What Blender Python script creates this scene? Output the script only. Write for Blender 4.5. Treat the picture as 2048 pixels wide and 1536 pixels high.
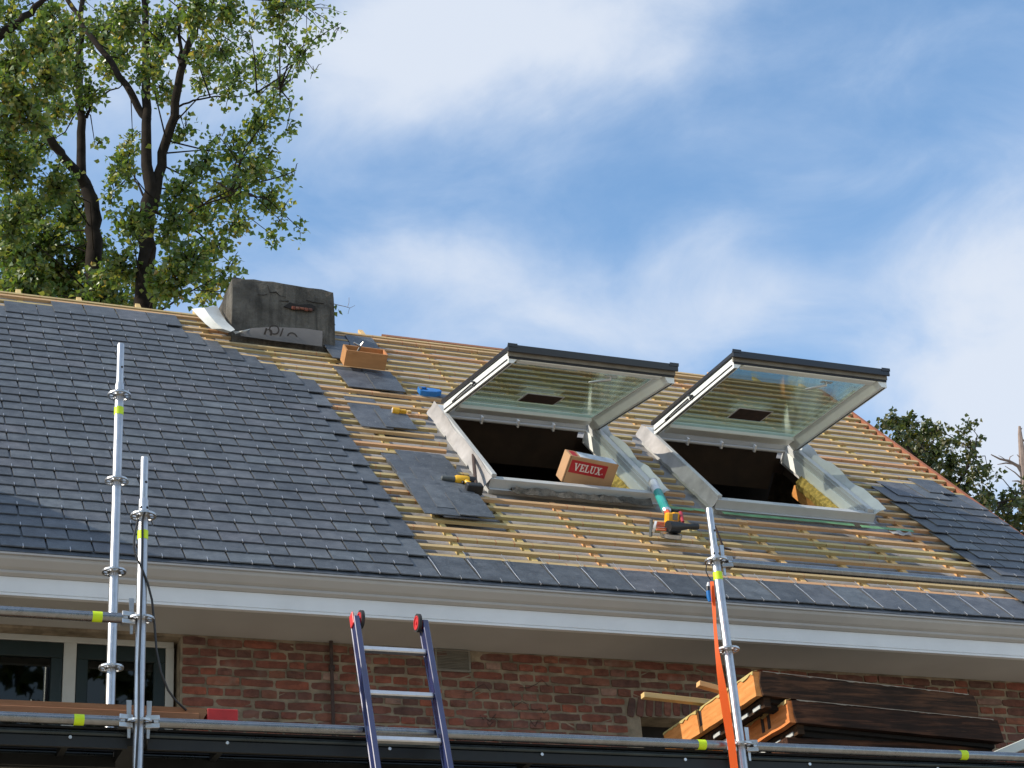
import bpy, bmesh, math, random
from mathutils import Vector, Matrix, Euler
from math import sin, cos, pi, radians, sqrt, atan2, exp
random.seed(7)
for o in list(bpy.data.objects): bpy.data.objects.remove(o)
sc = bpy.context.scene
C = sc.collection

# ------------------------------------------------------------------ camera
F_PX, YAW, PITCH, ROLL, RP = 3643.83, 0.404451, 0.475587, -0.0813244, 0.803772
CAM = Vector((0, 0, 1.6))
_f = Vector((sin(YAW)*cos(PITCH), cos(YAW)*cos(PITCH), sin(PITCH)))
_r = Vector((cos(YAW), -sin(YAW), 0)); _u = _r.cross(_f)
_R = _r*cos(ROLL) + _u*sin(ROLL); _U = -_r*sin(ROLL) + _u*cos(ROLL)
cd = bpy.data.cameras.new('camera'); cam = bpy.data.objects.new('camera', cd); C.objects.link(cam)
m = Matrix.Identity(4)
for i in range(3): m[i][0], m[i][1], m[i][2], m[i][3] = _R[i], _U[i], -_f[i], CAM[i]
cam.matrix_world = m
cd.sensor_fit = 'HORIZONTAL'; cd.sensor_width = 36; cd.lens = F_PX/2048*36
cd.clip_start = .05; cd.clip_end = 2000
sc.camera = cam

# ------------------------------------------------------------------ light
SUN = Vector((-.80, .03, .60)).normalized()
EL, AZ = math.asin(SUN.z), atan2(SUN.x, SUN.y)
ld = bpy.data.lights.new('sun', 'SUN'); ld.energy = 4.6; ld.angle = radians(.53); ld.color = (1, .90, .76)
sun = bpy.data.objects.new('sun', ld); C.objects.link(sun)
sun.rotation_euler = SUN.to_track_quat('Z', 'Y').to_euler(); sun.location = (-20, 10, 25)
w = bpy.data.worlds.new('World'); sc.world = w; w.use_nodes = True
sc.view_settings.view_transform = 'Standard'; sc.view_settings.look = 'None'
sc.view_settings.exposure = 0.10; sc.view_settings.gamma = 1

def nmath(nt, op, a, b=None, c=None):
    n = nt.nodes.new('ShaderNodeMath'); n.operation = op
    for i, v in enumerate((a, b, c)):
        if v is None: continue
        if isinstance(v, (int, float)): n.inputs[i].default_value = v
        else: nt.links.new(v, n.inputs[i])
    return n.outputs[0]

def build_world():
    nt = w.node_tree; nt.nodes.clear(); L = nt.links.new
    out = nt.nodes.new('ShaderNodeOutputWorld'); bg = nt.nodes.new('ShaderNodeBackground')
    sky = nt.nodes.new('ShaderNodeTexSky'); sky.sky_type = 'NISHITA'; sky.sun_disc = False
    sky.sun_elevation = EL; sky.sun_rotation = AZ; sky.air_density = 1.0; sky.dust_density = .3; sky.ozone_density = 3.0
    tc = nt.nodes.new('ShaderNodeTexCoord'); sep = nt.nodes.new('ShaderNodeSeparateXYZ')
    L(tc.outputs['Generated'], sep.inputs[0])
    az = nmath(nt, 'ARCTAN2', sep.outputs[0], sep.outputs[1]); el = nmath(nt, 'ARCSINE', sep.outputs[2])
    # warp so that the banks have torn edges
    wn = nt.nodes.new('ShaderNodeTexNoise'); wn.inputs['Scale'].default_value = 9; wn.inputs['Detail'].default_value = 7
    L(tc.outputs['Generated'], wn.inputs['Vector'])
    ws = nt.nodes.new('ShaderNodeSeparateColor'); L(wn.outputs['Color'], ws.inputs[0])
    az = nmath(nt, 'ADD', az, nmath(nt, 'MULTIPLY', nmath(nt, 'SUBTRACT', ws.outputs[0], .5), .16))
    el = nmath(nt, 'ADD', el, nmath(nt, 'MULTIPLY', nmath(nt, 'SUBTRACT', ws.outputs[1], .5), .09))
    blobs = [(22.5, 38.8, 8, 2.8, .80), (19, 37.6, 6, 2.6, .34), (29, 38.0, 6, 1.6, .34), (9, 38.5, 6, 4, .42),
             (21.5, 31.8, 4, 1.6, .62), (25.5, 29.8, 5, 1.5, .42), (30.5, 31, 3, 1.2, .36), (16, 31, 4, 1.6, .26), (32, 28.5, 6, 1.3, .34),
             (42, 26.3, 3.8, 3.4, 1.35), (38.5, 23.5, 4, 2.4, .95), (46, 31, 4, 3, .35),
             (14, 28, 9, 2.2, .28), (27, 27.5, 9, 1.8, .28), (35, 32.5, 4, .7, .18), (37, 36.5, 5, .8, .16)]
    S = None
    for a, e, ra, re, wt in blobs:
        da = nmath(nt, 'DIVIDE', nmath(nt, 'SUBTRACT', az, radians(a)), radians(ra))
        de = nmath(nt, 'DIVIDE', nmath(nt, 'SUBTRACT', el, radians(e)), radians(re))
        q = nmath(nt, 'ADD', nmath(nt, 'MULTIPLY', da, da), nmath(nt, 'MULTIPLY', de, de))
        g = nmath(nt, 'MULTIPLY', nmath(nt, 'POWER', 2.718, nmath(nt, 'MULTIPLY', q, -1)), wt)
        S = g if S is None else nmath(nt, 'ADD', S, g)
    mp = nt.nodes.new('ShaderNodeMapping'); mp.inputs['Scale'].default_value = (1, 1, 1.9)
    L(tc.outputs['Generated'], mp.inputs[0])
    n1 = nt.nodes.new('ShaderNodeTexNoise'); n1.inputs['Scale'].default_value = 9; n1.inputs['Detail'].default_value = 9; n1.inputs['Roughness'].default_value = .60
    n1.inputs['Distortion'].default_value = .5
    L(mp.outputs[0], n1.inputs['Vector'])
    n2 = nt.nodes.new('ShaderNodeTexNoise'); n2.inputs['Scale'].default_value = 2.2; n2.inputs['Detail'].default_value = 4
    L(mp.outputs[0], n2.inputs['Vector'])
    # far from the view the same broken cloud goes on
    d = nmath(nt, 'SUBTRACT', az, radians(25)); d2 = nmath(nt, 'MULTIPLY', d, d)
    far = nt.nodes.new('ShaderNodeMapRange'); far.inputs[1].default_value = .12; far.inputs[2].default_value = .4; L(d2, far.inputs[0])
    elf = nt.nodes.new('ShaderNodeMapRange'); elf.inputs[1].default_value = radians(40); elf.inputs[2].default_value = radians(52); L(el, elf.inputs[0])
    fm = nmath(nt, 'MAXIMUM', far.outputs[0], elf.outputs[0])
    gen = nmath(nt, 'MULTIPLY', nmath(nt, 'SUBTRACT', n2.outputs['Fac'], .36), 3.0)
    S = nmath(nt, 'ADD', S, nmath(nt, 'MULTIPLY', gen, fm))
    dens = nmath(nt, 'ADD', S, nmath(nt, 'MULTIPLY', nmath(nt, 'SUBTRACT', n1.outputs['Fac'], .5), 1.05))
    mr = nt.nodes.new('ShaderNodeMapRange'); mr.interpolation_type = 'SMOOTHSTEP'
    mr.inputs[1].default_value = -.22; mr.inputs[2].default_value = 1.0; L(dens, mr.inputs[0])
    cc = nt.nodes.new('ShaderNodeMix'); cc.data_type = 'RGBA'
    cc.inputs[6].default_value = (3.6, 4.6, 6.2, 1); cc.inputs[7].default_value = (5.0, 5.45, 6.2, 1)
    L(mr.outputs[0], cc.inputs[0])
    tint = nt.nodes.new('ShaderNodeMix'); tint.data_type = 'RGBA'; tint.blend_type = 'MULTIPLY'; tint.inputs[0].default_value = 1
    tint.inputs[7].default_value = (1.55, 1.72, 1.66, 1); L(sky.outputs[0], tint.inputs[6])
    mx = nt.nodes.new('ShaderNodeMix'); mx.data_type = 'RGBA'
    L(nmath(nt, 'MULTIPLY', mr.outputs[0], .95), mx.inputs[0]); L(tint.outputs[2], mx.inputs[6]); L(cc.outputs[2], mx.inputs[7])
    L(mx.outputs[2], bg.inputs[0]); bg.inputs[1].default_value = .14
    L(bg.outputs[0], out.inputs[0])
build_world()

# ------------------------------------------------------------------ pixel helpers (photo 2048 x 1536)
def ray(x, y): return (_f*F_PX + _R*(x-1024) - _U*(y-768)).normalized()
def pxY(x, y, Y): d = ray(x, y); return CAM + d*(Y/d.y)
def pxX(x, y, X): d = ray(x, y); return CAM + d*(X/d.x)
def pxZ(x, y, Z): d = ray(x, y); return CAM + d*((Z-CAM.z)/d.z)
RO = Vector((0, 9.4, 3.905+1.6)); RU = Vector((1, 0, 0)); RV = Vector((0, cos(RP), sin(RP))); RN = Vector((0, -sin(RP), cos(RP)))
def roofP(u, v, h=0): return RO + RU*u + RV*v + RN*h
def roofUV(x, y, h=0):
    d = ray(x, y); t = (RO + RN*h - CAM).dot(RN)/d.dot(RN); P = CAM + d*t - RO
    return P.x, P.dot(RV)
RM = Matrix(((1, 0, 0, RO.x), (0, RV.y, RN.y, RO.y), (0, RV.z, RN.z, RO.z), (0, 0, 0, 1)))
def proj(P):
    d = P - CAM; z = d.dot(_f); return 1024 + F_PX*d.dot(_R)/z, 768 - F_PX*d.dot(_U)/z

# ------------------------------------------------------------------ materials
MATS = {}
def ramp(nt, fac, stops):
    r = nt.nodes.new('ShaderNodeValToRGB'); nt.links.new(fac, r.inputs[0]); e = r.color_ramp.elements
    while len(e) < len(stops): e.new(.5)
    for k, (p, c) in enumerate(stops): e[k].position = p; e[k].color = (*c, 1)
    return r.outputs[0]
def noise(nt, vec, scale, detail=4, rough=.55, dist=0):
    n = nt.nodes.new('ShaderNodeTexNoise'); n.inputs['Scale'].default_value = scale; n.inputs['Detail'].default_value = detail
    n.inputs['Roughness'].default_value = rough; n.inputs['Distortion'].default_value = dist
    if vec is not None: nt.links.new(vec, n.inputs['Vector'])
    return n.outputs['Fac']
def mapping(nt, vec, scale=(1, 1, 1), loc=None):
    mp = nt.nodes.new('ShaderNodeMapping'); mp.inputs['Scale'].default_value = scale; nt.links.new(vec, mp.inputs[0])
    if loc is not None: nt.links.new(loc, mp.inputs[1])
    return mp.outputs[0]
def mixc(nt, f, a, b, mode='MIX'):
    n = nt.nodes.new('ShaderNodeMix'); n.data_type = 'RGBA'; n.blend_type = mode
    for i, v in ((0, f), (6, a), (7, b)):
        if isinstance(v, (int, float)): n.inputs[i].default_value = v
        elif isinstance(v, tuple): n.inputs[i].default_value = (*v, 1)
        else: nt.links.new(v, n.inputs[i])
    return n.outputs[2]
def newmat(name):
    mt = bpy.data.materials.new(name); mt.use_nodes = True; nt = mt.node_tree
    b = nt.nodes['Principled BSDF']; MATS[name] = mt
    return mt, nt, b
def bump(nt, b, h, strength=.3, dist=.01):
    n = nt.nodes.new('ShaderNodeBump'); n.inputs['Strength'].default_value = strength; n.inputs['Distance'].default_value = dist
    nt.links.new(h, n.inputs['Height']); nt.links.new(n.outputs[0], b.inputs['Normal'])
def coords(nt, rnd=True):
    tc = nt.nodes.new('ShaderNodeTexCoord')
    if not rnd: return tc.outputs['Object'], None
    oi = nt.nodes.new('ShaderNodeObjectInfo'); gi = nt.nodes.new('ShaderNodeNewGeometry')
    r = nmath(nt, 'FRACT', nmath(nt, 'ADD', nmath(nt, 'MULTIPLY', oi.outputs['Random'], 7.31), nmath(nt, 'MULTIPLY', gi.outputs['Random Per Island'], 3.77)))
    cx = nt.nodes.new('ShaderNodeCombineXYZ')
    nt.links.new(nmath(nt, 'MULTIPLY', r, 37), cx.inputs[0]); nt.links.new(nmath(nt, 'MULTIPLY', r, 91), cx.inputs[1])
    return mapping(nt, tc.outputs['Object'], (1, 1, 1), cx.outputs[0]), r
def plain(name, col, rough=.5, metal=0, vary=.12, scale=8, bmp=0, bscale=60, rnd=.0, spec=.5, coat=0):
    mt, nt, b = newmat(name); v, r = coords(nt)
    n = noise(nt, v, scale, 5)
    lo = tuple(c*(1-vary) for c in col); hi = tuple(min(1, c*(1+vary)) for c in col)
    c = ramp(nt, n, [(.3, lo), (.7, hi)])
    if rnd:
        c = mixc(nt, 1.0, c, ramp(nt, r, [(0, (1-rnd,)*3), (1, (1,)*3)]), 'MULTIPLY')
    nt.links.new(c, b.inputs['Base Color']); b.inputs['Roughness'].default_value = rough; b.inputs['Metallic'].default_value = metal
    b.inputs['Specular IOR Level'].default_value = spec; b.inputs['Coat Weight'].default_value = coat
    rr = nmath(nt, 'ADD', nmath(nt, 'MULTIPLY', nmath(nt, 'SUBTRACT', n, .5), .25), rough); nt.links.new(rr, b.inputs['Roughness'])
    if bmp: bump(nt, b, noise(nt, v, bscale, 4), bmp, .004)
    return mt

def mat_slate(name='slate', dust=0):
    mt, nt, b = newmat(name); v, r = coords(nt)
    n1 = noise(nt, v, 9, 6, .6); n2 = noise(nt, mapping(nt, v, (6, 40, 6)), 3.5, 6, .7, 1.2); n3 = noise(nt, mapping(nt, v, (60, 9, 9)), 4, 4, .7, .6)
    c = ramp(nt, n1, [(.3, (.050, .059, .071)), (.5, (.078, .090, .105)), (.7, (.112, .127, .144))])
    c = mixc(nt, 1.0, c, ramp(nt, r, [(0, (.70, .72, .76)), (.5, (.96, .98, 1.0)), (.8, (1.10, 1.03, 1.04)), (1, (1.22, 1.26, 1.25))]), 'MULTIPLY')
    scr = nmath(nt, 'MULTIPLY', ramp(nt, n2, [(.57, (0, 0, 0)), (.74, (1, 1, 1))]), .75)
    c = mixc(nt, scr, c, (.26, .28, .29))
    sc2 = nmath(nt, 'MULTIPLY', ramp(nt, n3, [(.68, (0, 0, 0)), (.76, (1, 1, 1))]), .4)
    c = mixc(nt, sc2, c, (.30, .31, .32))
    if dust:
        c = mixc(nt, nmath(nt, 'MULTIPLY', ramp(nt, noise(nt, v, 42, 3, .7, 1.0), [(.64, (0, 0, 0)), (.72, (1, 1, 1))]), dust), c, (.42, .43, .43))
    nt.links.new(c, b.inputs['Base Color'])
    nt.links.new(nmath(nt, 'ADD', .40, nmath(nt, 'MULTIPLY', n1, .25)), b.inputs['Roughness'])
    b.inputs['Specular IOR Level'].default_value = .55
    bump(nt, b, nmath(nt, 'ADD', noise(nt, v, 14, 5, .65), nmath(nt, 'MULTIPLY', n2, .5)), .8, .008)
def mat_wood(name, stops, grain=(3, 60, 60), rough=.75, red=False, dark=0):
    mt, nt, b = newmat(name); v, r = coords(nt)
    g = noise(nt, mapping(nt, v, grain), 1.2, 5, .65, .5)
    n = noise(nt, v, 3.0, 3)
    c = ramp(nt, nmath(nt, 'ADD', nmath(nt, 'MULTIPLY', g, .7), nmath(nt, 'MULTIPLY', n, .3)), stops)
    c = mixc(nt, 1.0, c, ramp(nt, r, [(0, (.80, .83, .66)), (.25, (1.12, .98, .88)), (.5, (.92, .92, .76)), (.72, (1.20, .84, .76)), (1, (1.08, 1.0, .90))]), 'MULTIPLY')
    kn = nt.nodes.new('ShaderNodeTexVoronoi'); kn.inputs['Scale'].default_value = 1; nt.links.new(mapping(nt, v, (5, 24, 24)), kn.inputs['Vector'])
    c = mixc(nt, nmath(nt, 'MULTIPLY', ramp(nt, kn.outputs['Distance'], [(.0, (1, 1, 1)), (.12, (0, 0, 0))]), .55), c, (.10, .055, .025))
    if red:   # chalked setting-out ticks
        tc = nt.nodes.new('ShaderNodeTexCoord'); sp = nt.nodes.new('ShaderNodeSeparateXYZ'); nt.links.new(tc.outputs['Object'], sp.inputs[0])
        x = nmath(nt, 'FRACT', nmath(nt, 'MULTIPLY', nmath(nt, 'ADD', sp.outputs[0], nmath(nt, 'MULTIPLY', r, .012)), 1/.1265))
        t = nmath(nt, 'LESS_THAN', x, .035)
        t = nmath(nt, 'MULTIPLY', t, ramp(nt, noise(nt, v, 2.3, 2), [(.45, (0, 0, 0)), (.6, (1, 1, 1))]))
        c = mixc(nt, nmath(nt, 'MULTIPLY', t, .8), c, (.42, .07, .04))
    nt.links.new(c, b.inputs['Base Color']); b.inputs['Roughness'].default_value = rough; b.inputs['Specular IOR Level'].default_value = .25
    bump(nt, b, g, .35, .003)
def mat_brick():
    mt, nt, b = newmat('brick'); v, r = coords(nt)
    n = noise(nt, v, 16, 6, .65); n2 = noise(nt, v, 5, 4)
    c = ramp(nt, r, [(0, (.14, .066, .05)), (.18, (.25, .085, .058)), (.35, (.13, .07, .056)), (.5, (.29, .092, .056)), (.65, (.12, .068, .058)), (.8, (.27, .11, .07)), (.92, (.19, .09, .07)), (1, (.32, .21, .165))])
    c = mixc(nt, 1, c, ramp(nt, n, [(.25, (.55, .55, .55)), (.7, (1.25, 1.2, 1.15))]), 'MULTIPLY')
    c = mixc(nt, nmath(nt, 'MULTIPLY', ramp(nt, n2, [(.6, (0, 0, 0)), (.72, (1, 1, 1))]), .5), c, (.27, .21, .165))
    c = mixc(nt, nmath(nt, 'MULTIPLY', ramp(nt, noise(nt, v, 9, 5, .7), [(.66, (0, 0, 0)), (.74, (1, 1, 1))]), .55), c, (.05, .04, .036))
    gp = nt.nodes.new('ShaderNodeNewGeometry'); st_ = noise(nt, gp.outputs['Position'], 1.7, 4, .6)   # old smoke and lime staining
    c = mixc(nt, nmath(nt, 'MULTIPLY', ramp(nt, st_, [(.5, (0, 0, 0)), (.66, (1, 1, 1))]), .42), c, (.06, .046, .038))
    c = mixc(nt, nmath(nt, 'MULTIPLY', ramp(nt, noise(nt, gp.outputs['Position'], 2.6, 5, .65), [(.55, (0, 0, 0)), (.7, (1, 1, 1))]), .35), c, (.24, .13, .11))
    nt.links.new(c, b.inputs['Base Color']); b.inputs['Roughness'].default_value = .9; b.inputs['Specular IOR Level'].default_value = .2
    bump(nt, b, n, .8, .006)
def mat_membrane():
    mt, nt, b = newmat('membrane'); v, _ = coords(nt)
    n = noise(nt, v, 5, 5)
    c = ramp(nt, n, [(.3, (.27, .265, .265)), (.7, (.37, .36, .355))])
    pr = ramp(nt, noise(nt, mapping(nt, v, (9, 26, 1)), 1.1, 2, .5, 1.5), [(.66, (0, 0, 0)), (.69, (1, 1, 1))])
    c = mixc(nt, nmath(nt, 'MULTIPLY', pr, .75), c, (.13, .10, .085))
    nt.links.new(c, b.inputs['Base Color']); b.inputs['Roughness'].default_value = .7
    bump(nt, b, noise(nt, v, 18, 4), .5, .01)
def mat_leaf(name, stops):
    mt, nt, b = newmat(name); nt.nodes.remove(b)
    gi = nt.nodes.new('ShaderNodeNewGeometry'); r = gi.outputs['Random Per Island']
    tc = nt.nodes.new('ShaderNodeTexCoord')
    f = nmath(nt, 'ADD', nmath(nt, 'MULTIPLY', r, .72), nmath(nt, 'MULTIPLY', noise(nt, tc.outputs['Object'], .55, 3), .5))
    c = ramp(nt, f, stops)
    d = nt.nodes.new('ShaderNodeBsdfDiffuse'); t = nt.nodes.new('ShaderNodeBsdfTranslucent'); g = nt.nodes.new('ShaderNodeBsdfGlossy')
    g.inputs['Roughness'].default_value = .38; g.inputs[0].default_value = (.8, .85, .8, 1)
    nt.links.new(c, d.inputs[0]); nt.links.new(mixc(nt, 1, c, (1.5, 1.55, .75), 'MULTIPLY'), t.inputs[0])
    m1 = nt.nodes.new('ShaderNodeMixShader'); m1.inputs[0].default_value = .5; nt.links.new(d.outputs[0], m1.inputs[1]); nt.links.new(t.outputs[0], m1.inputs[2])
    m2 = nt.nodes.new('ShaderNodeMixShader'); m2.inputs[0].default_value = .06; nt.links.new(m1.outputs[0], m2.inputs[1]); nt.links.new(g.outputs[0], m2.inputs[2])
    nt.links.new(m2.outputs[0], nt.nodes['Material Output'].inputs[0])
def mat_glass(name, tint, refl=1.0, streak=False):
    mt, nt, b = newmat(name); nt.nodes.remove(b)
    t = nt.nodes.new('ShaderNodeBsdfTransparent'); t.inputs[0].default_value = (*tint, 1)
    g = nt.nodes.new('ShaderNodeBsdfGlossy'); g.inputs['Roughness'].default_value = .015; g.inputs[0].default_value = (.92, 1, .97, 1)
    fr = nt.nodes.new('ShaderNodeFresnel'); fr.inputs[0].default_value = 1.5
    f = nmath(nt, 'MINIMUM', nmath(nt, 'MULTIPLY', fr.outputs[0], 1.7*refl), 1.0)
    mx = nt.nodes.new('ShaderNodeMixShader'); nt.links.new(f, mx.inputs[0]); nt.links.new(t.outputs[0], mx.inputs[1]); nt.links.new(g.outputs[0], mx.inputs[2])
    o = mx.outputs[0]
    if streak:   # dust film on the pane
        d = nt.nodes.new('ShaderNodeBsdfTranslucent'); d.inputs[0].default_value = (.75, .8, .76, 1)
        tc = nt.nodes.new('ShaderNodeTexCoord')
        n = ramp(nt, noise(nt, tc.outputs['Object'], 2.4, 5), [(.35, (.004,)*3), (.75, (.02,)*3)])
        m2 = nt.nodes.new('ShaderNodeMixShader'); nt.links.new(n, m2.inputs[0]); nt.links.new(o, m2.inputs[1]); nt.links.new(d.outputs[0], m2.inputs[2]); o = m2.outputs[0]
    nt.links.new(o, nt.nodes['Material Output'].inputs[0])
def mat_galv(name, col=(.55, .57, .59), metal=.85, rough=.38):
    mt, nt, b = newmat(name); v, r = coords(nt)
    vo = nt.nodes.new('ShaderNodeTexVoronoi'); vo.inputs['Scale'].default_value = 55; nt.links.new(v, vo.inputs['Vector'])
    n = noise(nt, v, 12, 5, .6)
    c = mixc(nt, .12, ramp(nt, n, [(.3, tuple(x*.90 for x in col)), (.7, tuple(min(1, x*1.08) for x in col))]), vo.outputs['Color'], 'SOFT_LIGHT')
    hs = nt.nodes.new('ShaderNodeHueSaturation'); hs.inputs['Saturation'].default_value = .12; nt.links.new(c, hs.inputs['Color'])
    c = mixc(nt, nmath(nt, 'MULTIPLY', ramp(nt, noise(nt, v, 30, 5, .7), [(.70, (0,)*3), (.80, (1,)*3)]), .2), hs.outputs[0], (.16, .15, .14))
    nt.links.new(c, b.inputs['Base Color']); b.inputs['Metallic'].default_value = metal
    nt.links.new(nmath(nt, 'ADD', rough-.1, nmath(nt, 'MULTIPLY', n, .25)), b.inputs['Roughness'])
    bump(nt, b, n, .12, .002)

mat_slate(); mat_slate('slate_dusty', .6); mat_brick(); mat_membrane()
plain('slate_edge', (.060, .064, .068), .7, vary=.25, scale=40)  # edge colour darkened to deepen the shade in the joints
mat_wood('batten', [(.25, (.33, .265, .145)), (.55, (.475, .385, .225)), (.8, (.60, .50, .33))], red=True)
mat_wood('batten_plain', [(.25, (.50, .38, .17)), (.55, (.62, .48, .24)), (.8, (.70, .57, .33))])
mat_wood('red_board', [(.25, (.20, .095, .055)), (.55, (.30, .145, .09)), (.8, (.38, .20, .13))])
mat_wood('beam_orange', [(.2, (.32, .13, .04)), (.5, (.62, .28, .09)), (.8, (.78, .44, .19))], (30, 4, 30))  # sunlit look of the timber returns put into the bright tone; rafters share it
mat_wood('beam_dark', [(.32, (.012, .009, .007)), (.48, (.030, .019, .013)), (.60, (.085, .045, .026)), (.8, (.20, .105, .055))], (2.5, 40, 40), .85)  # shade on the timber fronts is put into this dark tone
mat_wood('plank_red', [(.25, (.21, .095, .055)), (.55, (.31, .15, .09)), (.8, (.40, .21, .135))])
mat_wood('box_ply', [(.25, (.36, .19, .085)), (.55, (.46, .26, .125)), (.8, (.55, .33, .17))], (8, 30, 30))
plain('beam_black', (.012, .010, .009), .9, vary=.4)  # black stands in for the shade in the recesses of the timbers
plain('flake', (.26, .22, .17), .8, vary=.3)
plain('red_paint', (.50, .022, .020), .5, vary=.2, bmp=.2)
plain('mortar', (.25, .20, .14), .95, vary=.45, scale=9, bmp=1.0, bscale=90, spec=.1)
plain('gutter_paint', (.47, .445, .415), .45, vary=.06, scale=3, bmp=.05)
plain('white_paint', (.78, .78, .77), .4, vary=.05, scale=4)
plain('white_lacquer', (.86, .885, .85), .32, vary=.04, scale=6)
plain('soffit_paint', (.46, .445, .415), .6, vary=.06, scale=3)
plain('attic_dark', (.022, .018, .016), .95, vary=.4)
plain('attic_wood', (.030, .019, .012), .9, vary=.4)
plain('back_roof', (.16, .15, .14), .8)
plain('window_grey', (.48, .49, .485), .38, vary=.05)
plain('cover_dark', (.022, .023, .027), .32, vary=.2, spec=.6)
plain('rubber', (.012, .012, .013), .6)
plain('flashing', (.36, .34, .325), .5, vary=.25, scale=7, bmp=.4, bscale=14)
plain('flash_white', (.54, .56, .54), .5, vary=.08, scale=7, bmp=.25, bscale=12)
plain('wool', (.62, .42, .10), .95, vary=.5, scale=30, bmp=1, bscale=60)
plain('green_film', (.14, .30, .15), .6, vary=.3)
plain('frame_cream', (.46, .45, .41), .5, vary=.08)
plain('frame_green', (.004, .013, .012), .35, vary=.2)
plain('rust', (.055, .034, .028), .85, vary=.4, scale=25)
plain('vent_metal', (.20, .18, .145), .6, vary=.25)
def mat_render():
    mt, nt, b = newmat('chimney_render'); v, r = coords(nt)
    c = ramp(nt, noise(nt, v, 4, 7, .7), [(.3, (.055, .050, .043)), (.5, (.115, .105, .09)), (.68, (.18, .165, .14))])
    st = ramp(nt, noise(nt, mapping(nt, v, (14, 14, 1.6)), 1.3, 5, .65, .4), [(.48, (0, 0, 0)), (.68, (1, 1, 1))])
    c = mixc(nt, nmath(nt, 'MULTIPLY', st, .6), c, (.028, .028, .024))
    c = mixc(nt, nmath(nt, 'MULTIPLY', ramp(nt, noise(nt, v, 11, 6, .7), [(.62, (0, 0, 0)), (.7, (1, 1, 1))]), .4), c, (.17, .16, .10))
    nt.links.new(c, b.inputs['Base Color']); b.inputs['Roughness'].default_value = .95; b.inputs['Specular IOR Level'].default_value = .12
    bump(nt, b, noise(nt, v, 18, 6, .7), 1.0, .02)
mat_render()
plain('apron_grey', (.13, .122, .115), .7, vary=.12)
plain('crack_dark', (.025, .022, .02), 1)
plain('deck_steel', (.05, .06, .062), .3, metal=.8, vary=.2)
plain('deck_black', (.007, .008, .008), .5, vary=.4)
plain('tag_yellow', (.60, .80, .01), .45, vary=.1)
plain('ladder_blue', (.028, .038, .12), .22, vary=.15, spec=.6, coat=.4)
plain('tyre', (.03, .03, .032), .8)
plain('wheel_red', (.62, .045, .05), .4, vary=.1)
def mat_strap():
    mt, nt, b = newmat('strap_orange'); b.inputs['Base Color'].default_value = (1, .20, .03, 1); b.inputs['Roughness'].default_value = .6
    t = nt.nodes.new('ShaderNodeBsdfTranslucent'); t.inputs[0].default_value = (1, .30, .04, 1)
    mx = nt.nodes.new('ShaderNodeMixShader'); mx.inputs[0].default_value = .55
    nt.links.new(b.outputs[0], mx.inputs[1]); nt.links.new(t.outputs[0], mx.inputs[2]); nt.links.new(mx.outputs[0], nt.nodes['Material Output'].inputs[0])
mat_strap()
plain('plastic_blue', (.01, .15, .45), .4, vary=.1)
plain('plastic_black', (.02, .02, .022), .45)
plain('plastic_white', (.75, .75, .75), .4)
plain('plastic_grey', (.09, .10, .10), .5)
plain('tool_yellow', (.75, .42, .02), .4, vary=.1)
plain('tool_orange', (.85, .40, .01), .4, vary=.1)
plain('tool_red', (.35, .03, .05), .45)
plain('tape_yellow', (.72, .38, .02), .45)
plain('can_teal', (.03, .30, .27), .3, vary=.1, spec=.6)
plain('can_white', (.72, .72, .74), .3)
plain('can_orange', (.75, .11, .04), .4)
plain('cardboard', (.46, .27, .14), .8, vary=.12, scale=6)
plain('label_red', (.42, .012, .02), .5, vary=.06)
plain('print_white', (.72, .64, .60), .6, vary=.05)
plain('print_dark', (.05, .04, .034), .8)
plain('film_white', (.62, .66, .74), .35, vary=.2, scale=14)
plain('cable', (.018, .018, .02), .5)
plain('bark', (.026, .021, .017), .95, vary=.5, scale=5, bmp=1.0, bscale=14, spec=.1)
plain('dead_wood', (.24, .18, .15), .9, vary=.25)
plain('ground', (.36, .31, .24), .95, vary=.4, scale=.6)
plain('cream_board', (.76, .76, .66), .5, vary=.06)
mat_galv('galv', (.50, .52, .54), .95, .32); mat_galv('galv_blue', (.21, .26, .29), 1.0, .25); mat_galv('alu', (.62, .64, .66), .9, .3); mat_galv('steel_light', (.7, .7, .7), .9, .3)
mat_glass('pane', (.80, .85, .82), .40)
mat_glass('pane_dark', (.10, .11, .11), .55)
mat_leaf('leaf_poplar', [(.22, (.050, .098, .030)), (.55, (.105, .165, .038)), (.78, (.17, .21, .045)), (.93, (.26, .25, .055)), (1, (.34, .22, .045))])
mat_leaf('leaf_oak', [(.25, (.020, .036, .013)), (.55, (.042, .062, .018)), (.8, (.085, .095, .026)), (1, (.13, .10, .03))])
M = MATS

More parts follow.
